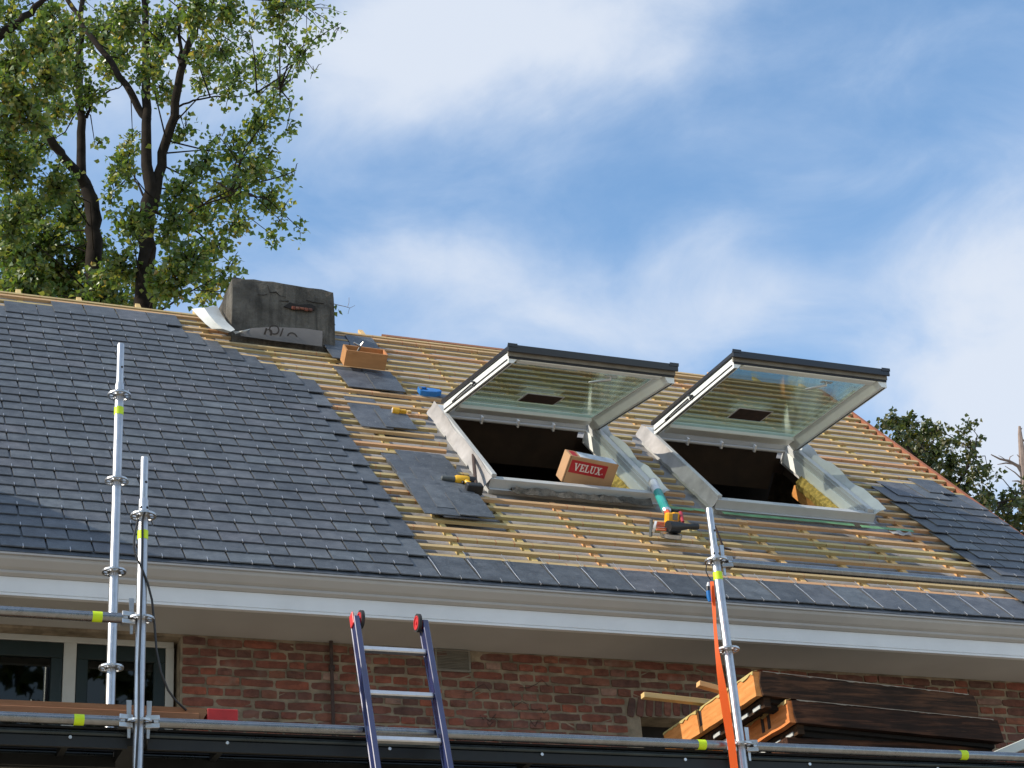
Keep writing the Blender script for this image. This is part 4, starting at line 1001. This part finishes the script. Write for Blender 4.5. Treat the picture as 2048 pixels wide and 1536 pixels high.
for (x0, x1) in ((XF0-3.0, XF0-.04), (XF0+.05, XF1-.05), (XF1+.05, XF1+3.0)):
    nm = {0: 'left', 1: 'middle', 2: 'right'}[int((x0+2)/3)]
    for q in range(2):
        y0 = YF_+.045+.335*q
        t = thing('scaffold_deck', f'dark scaffold board seen from below, {"front" if q == 0 else "rear"} one of the {nm} bay', 'scaffold board', ((x0+x1)/2, y0+.16, 2.46+dz), 'dark scaffold boards')
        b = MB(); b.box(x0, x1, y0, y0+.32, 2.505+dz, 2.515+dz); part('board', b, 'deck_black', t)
        b = MB(); b.tube([(x0, y0+.02, 2.488+dz), (x1, y0+.02, 2.488+dz)], .019, 12); part('edge_tube', b, 'deck_steel', t, smooth=True)
        for e in (.0, .30):
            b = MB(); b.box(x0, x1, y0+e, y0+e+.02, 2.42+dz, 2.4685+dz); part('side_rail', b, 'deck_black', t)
        k = 0; xx = x0+.35
        while xx < x1-.1:
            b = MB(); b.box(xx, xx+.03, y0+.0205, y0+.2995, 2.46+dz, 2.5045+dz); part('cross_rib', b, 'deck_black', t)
            b = MB(); b.ring((xx+.015, y0-.004, 2.462+dz), (0, 1, 0), .0, .008, .007, 8); part('bolt', b, 'steel_light', t); xx += .78
# red ended plank on the left
t = thing('wooden_plank', 'reddish wooden plank with a red painted end resting on the scaffold', 'plank', (.9, 8.20, 2.53+dz))
b = MB(); b.prism([(-1.6, 0), (1.778, 0), (1.80, .032), (1.795, .056), (-1.6, .056)], lambda a, c, d: (a, d, c+2.585+dz), 8.10, 8.17); part('board', b, 'plank_red', t)
b = MB(); b.box(-1.6, 1.76, 8.085, 8.0995, 2.560+dz, 2.612+dz); part('lower_board', b, 'plank_red', t, bevel=.003)
b = MB(); b.box(1.80, 1.945, 8.098, 8.172, 2.583+dz, 2.641+dz); part('painted_end', b, 'red_paint', t, bevel=.003)
# cables on the left post
b = MB()
P = lambda x, y, d=.03: pxY(x, y, YF_-d)
b.tube([P(296, 1027, .02), P(290, 1023, .05), P(285, 1040, .03), P(285, 1090, .027), P(284, 1150, .027), P(281, 1250, .066), P(278, 1330, .027), P(277, 1440, .066), P(272, 1536, .027), P(271, 1600, .027)], .0055, 8)
o = add('cable', b.mesh('cable', 'cable', smooth=True)); tag(o, 'black cable running straight down the shorter left post', 'cable')
b = MB(); b.tube([P(276, 1040, .03), P(269, 1070, .03), P(268, 1095, .03), P(273, 1115, .03), P(283, 1135, .03), P(295, 1165, .02), P(304, 1200, 0), P(309, 1250, 0), P(313, 1300, 0), P(322, 1345, 0), P(336, 1380, -.02), P(352, 1402, -.05), P(372, 1420, -.1)], .0055, 8)
o = add('cable', b.mesh('cable', 'cable', smooth=True)); tag(o, 'black cable bowing away from the left post towards the plank', 'cable')
# orange strap, clip and cord
def pst(x, y, d): return pxY(x, y, YF_-d)
b = MB(); rows = [(1424, 1163, 3.5, .05), (1427, 1200, 4, .05), (1430, 1250, 3, .05), (1434, 1300, 4, .055), (1440, 1345, 6.5, .06), (1447, 1390, 8.5, .066), (1455, 1440, 8.5, .066), (1463, 1490, 8, .07), (1469, 1540, 8, .07), (1474, 1600, 8, .07)]
b.sheet([[pst(x-wd, y, d-.010), pst(x, y, d), pst(x+wd, y, d+.010)] for x, y, wd, d in rows], .0015)
sp = thing('ratchet_strap', 'long bright orange strap hanging down the right scaffold post', 'strap', tuple(pst(1469, 1540, .06)))
part('webbing', b, 'strap_orange', sp, smooth=True)
b = MB(); b.tube([pst(1413, 1130, .05), pst(1412, 1142, .05), pst(1416, 1152, .05), pst(1422, 1160, .05)], .003, 6); part('cord', b, 'cable', sp)
sp2 = thing('blue_clip', 'small blue black and white clip hanging beside the orange strap', 'clip', tuple(pst(1420, 1203, .05)))
for nm, pts, rr, mt in (('cap', [(1417, 1165), (1416, 1173)], [.006, .009], 'plastic_white'), ('collar', [(1416, 1173), (1416, 1182)], [.010, .010], 'plastic_black'), ('body', [(1416, 1182), (1418, 1195), (1420, 1203)], [.011, .012, .009], 'plastic_blue')):
    b = MB(); b.tube([pst(x, y, .055) for x, y in pts], rr, 10); part(nm, b, mt, sp2, smooth=True)
b = MB(); b.tube([pxY(1430, 1052, 8.03), pxY(1440, 1078, 8.03), pxY(1447, 1096, 8.03), pxY(1462, 1100, 8.03)], [.005, .006, .007, .004], 6)
o = add('bent_hook', b.mesh('bent_hook', 'rust', smooth=True)); tag(o, 'thin rusty bent hook behind the top of the right post', 'hook')

# ================================================================== ladder
lx = 2.53; Lw = .355
def lad(z): return 7.925+(z-(2.53+dz))*.30      # y of the ladder line
t = thing('ladder', 'blue ladder with red wheels leaning on the scaffold', 'ladder', (lx+Lw/2, lad(0), 0))
zt = 3.125+dz; dirv = Vector((0, .30, 1)).normalized(); nrm = Vector((0, -1, .30)).normalized()
for i, x in enumerate((lx, lx+Lw)):
    b = MB(); top = Vector((x, lad(zt), zt)); bot = Vector((x, lad(0), 0)); c = (top+bot)/2; Ls = (top-bot).length
    b.obox(c, (1, 0, 0), nrm, dirv, .024, .062, Ls)
    for q in (-1, 1): b.obox(c+nrm*.031*q, (1, 0, 0), nrm, dirv, .030, .010, Ls)
    part('stile', b, 'ladder_blue', t, bevel=.003)
z = 2.955+dz-.26*16
zz = 2.955+dz
while zz > .2:
    b = MB(); c = Vector((lx+Lw/2, lad(zz), zz)); b.obox(c, (1, 0, 0), nrm, dirv, Lw-.026, .032, .028); part('rung', b, 'alu', t, bevel=.005); zz -= .246
for x, s_ in ((lx, 1), (lx+Lw, -1)):
    wc = Vector((x+s_*.030, lad(zt)-.005, zt+.0))
    b = MB(); b.ring(wc, (1, 0, 0), .0365, .046, .016, 24); wh = part('wheel', b, 'tyre', t, smooth=True)
    b = MB(); b.ring(wc, (1, 0, 0), .029, .0355, .023, 24); b.ring(wc, (1, 0, 0), 0, .009, .024, 12)
    for k in range(4):
        a = k*pi/2+.4; d = Vector((0, cos(a), sin(a))); b.obox(wc+d*.017, (1, 0, 0), d, Vector((1, 0, 0)).cross(d), .008, .022, .009)
    b.ring(wc+Vector((-.006, 0, 0)), (1, 0, 0), 0, .0345, .003, 24)
    part('hub', b, 'wheel_red', wh, smooth=True)
b = MB(); b.obox((lx-.016, lad(zt)-.005, zt-.006), (1, 0, 0), nrm, dirv, .008, .052, .070); part('end_cap', b, 'wheel_red', t, bevel=.003)

# ================================================================== old timbers on the deck
def timber(xn, xr, zn, zr, hgt, yn, yfar, label, yl):
    tl = (zr-zn)/(xr-xn)
    t = thing('old_timber_frame', label, 'timber', ((xn+xr)/2, yn+.3, zn-hgt), 'old timber frames stacked on the scaffold')
    r = random.Random(int(xn*100)); b = MB(); n = 22
    prof = [(0, 0), (.001, -hgt*.5), (0, -hgt), (.03, -hgt), (.05, -hgt+.004), (.06, -hgt+.004), (.07, -hgt+.004), (.07, .0), (.035, .008)]
    vs = []; fs = []; K = len(prof)
    for i in range(n+1):
        x = xn+(xr-xn)*i/n; z = zn+tl*(x-xn); j = .006
        for kk, (py, pz) in enumerate(prof):
            ex = r.uniform(-.02, .02) if i in (0, n) else 0
            vs.append((x+ex*.6, yn+py+r.uniform(-.002, .002), z+pz+(r.uniform(-j, j) if kk in (0, 8) else r.uniform(-.0015, .0015))))
    for i in range(n):
        for kk in range(K): fs.append((i*K+kk, (i+1)*K+kk, (i+1)*K+(kk+1) % K, i*K+(kk+1) % K))
    fs += [list(range(K))[::-1], [n*K+kk for kk in range(K)]]
    b.add(vs, fs); part('front_board', b, 'beam_dark', t)
    b = MB(); vs = []
    for x, z in ((xn+.05, zn), (xr-.03, zr)):
        for (py, pz) in ((.045, -hgt-.002), (.045, -hgt-.022), (.075, -hgt-.024), (.080, -hgt-.05), (.14, -hgt-.052), (.14, -hgt-.002)): vs.append((x, yn+py, z+pz))
    b.add(vs, [(0, 1, 2, 3, 4, 5), (11, 10, 9, 8, 7, 6)] + [(i, 6+i, 6+(i+1) % 6, (i+1) % 6) for i in range(6)]); part('moulding', b, 'beam_black', t)
    b = MB(); gr = []
    for i in range(60):
        f = i/59; x = xn+.02+(xr-xn-.06)*f; z = zn+tl*(x-xn); hq = .003+.006*r.random()**2*(1 if r.random() > .35 else .1)
        gr.append([(x, yn-.0035, z+.003), (x, yn-.004, z+.003-hq)])
    b.sheet(gr, .001); stuff(part('flaking_paint', b, 'flake', t))
    b = MB(); m_ = 16; vs = []; fs = []   # sunlit return board running back to the wall
    for i in range(m_+1):
        y = yn+.012+(yfar-yn-.012)*i/m_
        z = zn
        for (dx, dzz) in ((-.03, -hgt), (.012, -hgt), (.012, 0), (-.03, 0)):
            vs.append((xn-.004+dx+r.uniform(-.002, .002), y, z+dzz+(r.uniform(-.004, .004) if dzz == 0 else r.uniform(-.003, .003))))
    for i in range(m_):
        for e in range(4): fs.append((4*i+e, 4*(i+1)+e, 4*(i+1)+(e+1) % 4, 4*i+(e+1) % 4))
    fs += [(0, 1, 2, 3), tuple(4*m_+e for e in (3, 2, 1, 0))]
    b.add(vs, fs); part('return_board', b, 'beam_orange', t)
    b = MB(); gr = []
    for i in range(40):
        y = yn+.012+(yfar-yn-.012)*i/39; q = r.random()**2
        gr.append([(xn-.0375-.004*q, y, zn-.004-.022*q), (xn-.036, y, zn+.004), (xn-.012+.01*q, y, zn+.007+.006*q)])
    b.sheet(gr, .002); part('chipped_edge', b, 'batten_plain', t)
    b = MB(); b.box(xn+.02, xn+.06, yn+.03, yfar-.05, zn-hgt-.055, zn-hgt-.002); part('lower_rail', b, 'beam_dark', t)
    b = MB()
    for q in range(4): b.box(xn+.012, xn+.0195, yn+.05+.16*q+r.uniform(0, .03), yn+.05+.16*q+.10, zn-hgt-.05, zn-hgt-.03)
    part('pale_block', b, 'flash_white', t)
    b = MB(); b.box(xn+.07, xr-.1, yn+.15, yfar-.1, zn-.09, zn-.07); part('top_board', b, 'beam_black', t)
    for yy in yl:
        b = MB(); b.box(xn-.0375, xn-.0345, yy, yy+.03, zn-hgt*.75, zn+.004); b.box(xn-.0375, xn+.03, yy, yy+.03, zn+.0045, zn+.0075); part('iron_strap', b, 'rust', t)
    return t
timber(4.87, 6.24, 3.047+dz, 2.975+dz, .135, 8.30, 9.45, 'upper old dark timber frame with a sunlit orange return', (8.95,))
timber(5.035, 6.35, 2.885+dz, 2.825+dz, .125, 8.27, 9.35, 'lower old dark timber frame shifted right under the upper one', (8.48, 8.55))
o = add('old_timber_beam', MB().box(5.0, 6.3, 8.34, 8.52, 2.521+dz, 2.70+dz).mesh('old_timber_beam', 'beam_dark', bevel=.006)); tag(o, 'dark timber beam lowest in the stack right of the right post', 'timber')
for (xa, ya, xb, yb, Y, lab) in ((1285, 1391, 1470, 1409, 8.98, 'longer pale loose batten sticking out left of the old timbers'), (1396, 1368, 1490, 1390, 8.66, 'shorter pale loose batten lying above the longer one')):
    a = pxY(xa, ya, Y); c = pxY(xb, yb, Y); c.y += .02; d = (c-a).normalized()
    b = MB(); b.obox((a+c)/2, d, Vector((0, 1, 0)), d.cross(Vector((0, 1, 0))).normalized(), (c-a).length, .045, .030)
    o = add('loose_batten', b.mesh('loose_batten', 'batten_plain', bevel=.0015)); tag(o, lab, 'batten')
a = pxY(1985, 1515, 8.6); c = pxY(2100, 1466, 8.6); d = (c-a).normalized(); b = MB(); b.obox((a+c)/2+d*.3, d, (0, 1, 0), d.cross(Vector((0, 1, 0))), (c-a).length+.6, .03, .055)
o = add('cream_board', b.mesh('cream_board', 'cream_board', bevel=.003)); tag(o, 'cream painted board slanting up at the lower right corner', 'board')

# ================================================================== vegetation
def leaf_quad(mb, p, size, r, droop=.5):
    # folded heart shaped leaf: two halves of a kite
    d = Vector((r.gauss(0, 1), r.gauss(0, 1), r.gauss(-droop, .7))).normalized()
    s_ = d.cross(Vector((r.gauss(0, 1), r.gauss(0, 1), r.gauss(0, 1))))
    if s_.length < .01: return
    s_.normalize(); n = d.cross(s_)*.12*size; L = size*r.uniform(.75, 1.2)
    b = len(mb.v)
    mb.v += [tuple(p), tuple(p+d*L*.32+s_*L*.46+n), tuple(p+d*L*1.05), tuple(p+d*L*.32-s_*L*.46+n)]
    mb.f += [[b, b+1, b+2], [b, b+2, b+3]]; mb.m += [0, 0]
def crown_fill(mb, tw, centre, rad, n, size, r, depth):
    nt_ = max(3, n//9)
    for q in range(nt_):
        while True:
            o = Vector((r.uniform(-1, 1), r.uniform(-1, 1), r.uniform(-1, 1)))
            if o.length < 1: break
        e = centre + Vector((o.x*rad, o.y*depth, o.z*rad)); s0 = centre + Vector((o.x*rad*.25, o.y*depth*.25, o.z*rad*.25-.1*rad))
        tw.tube([s0, (s0+e)/2+Vector((0, 0, .04)), e], [.008, .006, .003], 3, False)
        k = n//nt_
        for i in range(k):
            t = r.uniform(.25, 1.08); p = s0.lerp(e, t)+Vector((r.gauss(0, .055), r.gauss(0, .055), r.gauss(0, .055)))
            leaf_quad(mb, p, size, r)
def tree(label, base, limbs, discs, size, dens, leafmat, seed, extra=(), group=None, jit=1.6, depth=.5, bark='bark', thin=.62):
    r = random.Random(seed); t = thing('tree', label, 'tree', (base[0], base[1], 0), group)
    tr = MB()
    pts_all = []
    for pts, rad in limbs:
        out = []; rr = []
        for i in range(len(pts)-1):
            for s_ in range(4):
                f = s_/4; out.append(pts[i].lerp(pts[i+1], f)+Vector((r.gauss(0, .015), r.gauss(0, .015), 0))); rr.append((rad[i]*(1-f)+rad[i+1]*f)*thin)
        out.append(pts[-1]); rr.append(rad[-1]*thin); tr.tube(out, rr, 10); pts_all += out
    part('trunk', tr, bark, t, smooth=True)
    lf = MB(); tw = MB()
    for (x, y, rp, wt, Y) in discs:
        Yq = Y+r.uniform(-jit, jit); c = pxY(x, y, Yq); sc_ = (c-CAM).length/F_PX; rad = rp*sc_
        n = int(dens*wt*(rp/40)**2*(1+.2*r.random()))
        crown_fill(lf, tw, c, rad, n, size, r, max(rad, depth))
        q = min(pts_all, key=lambda p: (p-c).length+max(0, p.z-c.z)*1.5)
        if (q-c).length < 4.5: tw.tube([q, q.lerp(c, .5)+Vector((r.gauss(0, .1), r.gauss(0, .1), r.uniform(.0, .25))), c], [.013, .009, .005], 5, False)
    for (c, rad, n) in extra: crown_fill(lf, tw, Vector(c), rad, n, size, r, rad)
    part('crown', lf, leafmat, t).data.name = 'crown'
    stuff(part('twigs', tw, bark, t))
    return t
YT = 20.5
def L_(pts, Y=YT): return [pxY(x, y, Y+(p[0] if (p := dy) else 0)) for (x, y, *dy) in pts]
ga = pxY(285, 640, YT); gb = pxY(190, 600, YT+1.2)
baseA = Vector((ga.x-.1, YT, 0)); baseB = Vector((gb.x, YT+1.2, 0))
limbsA = [([baseA, baseA.lerp(ga, .5), ga, pxY(292, 520, YT), pxY(298, 430, YT), pxY(294, 330, YT), pxY(290, 220, YT), pxY(290, 100, YT), pxY(288, 0, YT), pxY(284, -160, YT)], [.42, .30, .20, .185, .165, .12, .10, .09, .07, .03]),
          ([pxY(303, 420, YT), pxY(320, 330, YT), pxY(345, 230, YT-.2), pxY(366, 120, YT-.5), pxY(395, 50, YT-.6), pxY(432, -10, YT-.8), pxY(470, -120, YT-1)], [.13, .11, .10, .085, .07, .06, .02]),
          ([pxY(292, 240, YT), pxY(262, 185, YT), pxY(222, 125, YT+.3), pxY(180, 70, YT+.5), pxY(135, 0, YT+.8), pxY(90, -90, YT+1)], [.085, .08, .07, .065, .055, .02]),
          ([pxY(365, 130, YT-.5), pxY(357, 70, YT-.4), pxY(355, 10, YT-.3)], [.045, .04, .03]),
          ([pxY(290, 80, YT), pxY(265, 10, YT+.1), pxY(250, -60, YT+.2)], [.045, .035, .02]),
          ([pxY(308, 490, YT), pxY(350, 450, YT-.4), pxY(385, 420, YT-.6), pxY(460, 380, YT-.8)], [.045, .035, .025, .01]),
          ([pxY(352, 215, YT-.2), pxY(400, 197, YT-.4), pxY(470, 194, YT-.5), pxY(560, 178, YT-.6)], [.025, .02, .014, .006]),
          ([pxY(290, 400, YT), pxY(272, 360, YT+.2), pxY(255, 290, YT+.3)], [.03, .02, .01])]
limbsB = [([baseB, baseB.lerp(gb, .5), gb, pxY(186, 480, YT+1.2), pxY(182, 400, YT+1.2), pxY(165, 350, YT+1.2), pxY(161, 240, YT+1.2), pxY(157, 130, YT+1.3), pxY(165, 0, YT+1.4), pxY(170, -140, YT+1.4)], [.40, .28, .19, .175, .165, .11, .095, .08, .06, .02]),
          ([pxY(178, 380, YT+1.2), pxY(140, 325, YT+1.0), pxY(100, 280, YT+.9), pxY(68, 235, YT+.8), pxY(20, 180, YT+.7), pxY(-60, 90, YT+.6)], [.12, .11, .10, .09, .07, .03]),
          ([pxY(172, 235, YT+1.2), pxY(190, 200, YT+1.1), pxY(250, 165, YT+1)], [.04, .03, .01])]
gc = pxY(-230, 560, YT-1.5); baseC = Vector((gc.x, YT-1.5, 0))
limbsC = [([baseC, gc, pxY(-150, 330, YT-1.5), pxY(-60, 160, YT-1.5), pxY(0, 70, YT-1.6), pxY(50, 35, YT-1.7), pxY(92, -8, YT-1.8)], [.4, .26, .2, .13, .10, .08, .05]),
          ([pxY(-140, 310, YT-1.5), pxY(-40, 275, YT-1.6), pxY(20, 240, YT-1.7), pxY(75, 190, YT-1.8), pxY(105, 130, YT-1.9), pxY(112, 90, YT-1.9)], [.09, .075, .06, .05, .035, .02])]
dA = [(560, 18, 42, 1.1), (600, 8, 26, .9), (645, 62, 20, .7), (682, 46, 10, .35), (602, 108, 27, 1), (628, 142, 10, .4), (570, 85, 25, .7), (520, 125, 30, .9), (500, 60, 28, .7), (470, 150, 34, 1.0), (440, 95, 42, 1.1), (520, 190, 18, .6), (556, 172, 22, .8), (580, 165, 12, .5), (410, 150, 36, 1), (460, 180, 28, .8),
      (545, 225, 26, 1.0), (572, 262, 20, .9), (578, 218, 14, .6), (515, 258, 32, 1.1), (470, 300, 34, 1.1), (530, 312, 26, 1), (440, 275, 18, .6), (570, 348, 18, .9), (590, 342, 8, .35), (500, 350, 36, 1.1), (540, 395, 32, 1.1), (455, 380, 42, 1.2), (405, 330, 36, 1.1), (400, 420, 44, 1.2), (560, 440, 20, .8), (600, 458, 14, .7), (545, 470, 20, .9), (475, 440, 34, 1), (430, 500, 38, 1), (380, 520, 44, 1.2), (360, 380, 38, 1.1), (345, 450, 44, 1.1), (370, 260, 30, .8), (340, 560, 50, 1.2), (420, 570, 36, 1.0), (450, 545, 20, .9), (465, 530, 11, .5), (250, 330, 38, 1.0), (265, 270, 24, .8), (230, 380, 30, .9), (260, 450, 46, 1.0), (240, 530, 50, 1.1), (300, 590, 46, 1.1), (330, 60, 46, 1.2), (300, 130, 40, 1.0), (390, 20, 45, 1.2), (450, 20, 40, 1.1), (250, 40, 48, 1.2), (330, 180, 36, 1.0), (395, 100, 30, .8), (255, 110, 36, .9), (470, 585, 26, 1.0)]
dB = [(200, 60, 50, 1.1), (220, 130, 40, 1.0), (130, 60, 50, 1.1), (130, 140, 48, 1.1), (180, 190, 36, 1.0), (120, 220, 40, 1.1), (70, 300, 46, 1.2), (30, 340, 50, 1.3), (110, 370, 48, 1.2), (50, 420, 56, 1.4), (140, 440, 50, 1.3), (90, 490, 56, 1.4), (30, 510, 56, 1.4), (180, 510, 50, 1.2), (130, 560, 56, 1.4), (60, 570, 56, 1.4), (200, 580, 50, 1.3), (10, 590, 50, 1.3), (230, 600, 46, 1.2), (190, 290, 16, .5), (160, 400, 34, .9), (20, 450, 50, 1.3), (100, 540, 50, 1.2), (160, 600, 50, 1.2)]
dC = [(30, 120, 50, 1.2), (80, 90, 46, 1.1), (20, 200, 48, 1.2), (90, 160, 44, 1.1), (60, 240, 44, 1.1), (20, 30, 40, .9), (100, 40, 40, .9), (10, 290, 44, 1.1), (-60, 150, 60, 1.4), (-80, 300, 60, 1.4), (-60, 450, 60, 1.4), (-140, 220, 60, 1.3), (-150, 60, 60, 1.2), (-40, 10, 50, 1.2), (120, 110, 30, .8)]
ab = lambda ds, Y: [(*d, Y) for d in ds]
r = random.Random(2)
upA = [((3.6+r.uniform(-2.2, 2.6), YT+r.uniform(-2, 2), 19+r.uniform(0, 4)), .7, 130) for _ in range(16)]
upB = [((2.2+r.uniform(-2, 1.5), YT+1+r.uniform(-1.5, 2.5), 19+r.uniform(0, 3.5)), .7, 130) for _ in range(12)]
upC = [((-.5+r.uniform(-2.5, 1.2), YT-1.5+r.uniform(-2, 2), 11+r.uniform(0, 9)), .75, 130) for _ in range(22)]
tree('poplar with a straight dark forked trunk just left of the chimney', baseA, limbsA, ab(dA, YT), .076, 261, 'leaf_poplar', 11, upA, 'poplar trees behind the ridge')
tree('poplar with a slanting left limb behind the left ridge', baseB, limbsB, ab(dB, YT+1.4), .076, 287, 'leaf_poplar', 12, upB, 'poplar trees behind the ridge')
tree('poplar at the upper left corner with bare crossing branches', baseC, limbsC, ab(dC, YT-1.6), .076, 261, 'leaf_poplar', 13, upC, 'poplar trees behind the ridge')
# oak beyond the verge and the dead pine
YO = 27
go = pxY(1880, 1080, YO); bo = Vector((go.x+.6, YO, 0))
lo = [([bo, bo.lerp(go, .5), go, pxY(1870, 980, YO), pxY(1850, 900, YO)], [.5, .34, .2, .12, .05]), ([pxY(1876, 1030, YO), pxY(1920, 960, YO), pxY(1950, 900, YO)], [.1, .06, .02]), ([pxY(1878, 1060, YO), pxY(1960, 1010, YO), pxY(2040, 1000, YO)], [.1, .06, .02]), ([pxY(1870, 970, YO), pxY(1820, 900, YO), pxY(1790, 860, YO)], [.08, .05, .02])]
dO = [(1765, 850, 14, .9), (1785, 842, 20, 1.2), (1812, 852, 24, 1.4), (1835, 862, 22, 1.3), (1860, 862, 20, 1.1), (1880, 858, 16, 1.0), (1800, 880, 24, 1.3), (1830, 895, 28, 1.5), (1860, 900, 28, 1.5), (1895, 885, 18, 1.1), (1925, 865, 20, .9), (1938, 850, 10, .5), (1945, 885, 18, .6), (1960, 880, 10, .4), (1935, 910, 20, .7), (1850, 930, 26, 1.4), (1890, 925, 26, 1.3), (1905, 950, 22, 1.0), (1880, 965, 22, 1.2), (1945, 945, 22, .9), (1975, 935, 18, .8), (1990, 955, 12, .5), (1930, 975, 24, 1.0), (1965, 985, 22, 1.0), (1960, 1010, 24, 1.1), (2000, 1010, 22, 1.0), (2030, 985, 20, 1.1), (2045, 1010, 22, 1.1), (2015, 1040, 26, 1.2), (1985, 1045, 22, 1.1), (2060, 960, 20, .9), (2075, 1030, 40, 1.6), (1920, 1000, 24, 1.2), (1840, 960, 30, 1.4), (1900, 1050, 50, 1.8), (2030, 1080, 50, 1.8), (2110, 1000, 50, 1.6), (1935, 890, 8, .3)]
tree('dense green tree beyond the right roof verge', bo, lo, ab(dO, YO), .10, 360, 'leaf_oak', 21, (), None, 1.2, .45)
YD = 30; gd_ = pxY(2062, 1120, YD); bd = Vector((gd_.x+.3, YD, 0))
t = thing('dead_tree', 'bare dead tree with pinkish grey branches at the right edge', 'tree', tuple(bd)); b = MB()
for pts, rad in (([(2062, 1120), (2049, 960), (2045, 930), (2043, 900), (2040, 870), (2039, 853)], [.16, .10, .085, .07, .05, .03]), ([(2046, 948), (2036, 932), (2018, 922), (2000, 918), (1982, 909)], [.05, .04, .032, .022, .012]), ([(2046, 935), (2030, 928), (2012, 926), (1995, 929)], [.03, .024, .018, .008]), ([(2048, 962), (2030, 945), (2010, 932)], [.02, .014, .007]), ([(2042, 918), (2034, 909)], [.02, .008]), ([(2018, 922), (2020, 914), (2027, 910)], [.014, .01, .005]), ([(2049, 968), (2036, 962), (2024, 962)], [.03, .02, .008]), ([(2012, 920), (2003, 914), (1997, 911)], [.010, .008, .004]), ([(2044, 882), (2062, 876), (2075, 860)], [.03, .02, .01]), ([(2040, 862), (2044, 856)], [.02, .008]), ([(2043, 905), (2070, 890)], [.03, .01])):
    b.tube([pxY(x, y, YD) for x, y in pts], rad, 7)
b.tube([bd, gd_], [.3, .16], 10); part('trunk', b, 'dead_wood', t, smooth=True)
# twig growing from the chimney's right side
t = thing('chimney_weed', 'thin twig with a few leaves growing from the chimney side', 'plant', tuple(pxY(664, 612, Yc+.1)))
b = MB(); Yv = Yc+.1
b.tube([pxY(660, 606, Yv), pxY(676, 610, Yv), pxY(690, 613, Yv), pxY(700, 616, Yv), pxY(710, 611, Yv)], [.004, .003, .0026, .002, .0015], 5); b.tube([pxY(695, 615, Yv), pxY(698, 605, Yv), pxY(698, 595, Yv)], .0018, 5); b.tube([pxY(699, 616, Yv), pxY(696, 628, Yv)], .0016, 5)
part('stem', b, 'dead_wood', t)
b = MB(); r = random.Random(8)
for (x, y) in ((668, 612), (672, 609), (676, 618), (669, 624), (666, 617), (677, 622), (665, 655), (668, 651), (670, 660), (666, 660)): leaf_quad(b, pxY(x, y, Yv-.02), .045, r, .8)
part('leaves', b, 'leaf_poplar', t)
# trees on the other side of the street, behind the viewer (mirrored in the window panes)
for i, (x, y) in enumerate(((-6, -18), (1.5, -19), (6.5, -16), (12, -18))):
    r = random.Random(40+i); base = Vector((x, y, 0))
    ex = [((x+r.gauss(0, 2.0), y+r.gauss(0, 1.6), 5+r.random()*15), 1.3, 70) for _ in range(60)]
    tree(['broad tree across the street far behind on the left', 'tall tree across the street beside the broad one', 'tree across the street right of the tall one', 'rightmost tree across the street behind the viewer'][i], base, [([base, base+Vector((.2, 0, 7)), base+Vector((-.1, .2, 17))], [.5, .34, .05])], [], .34, 60, 'leaf_oak', 50+i, ex)
for o in BASES:
    if 'base' in o: del o['base']
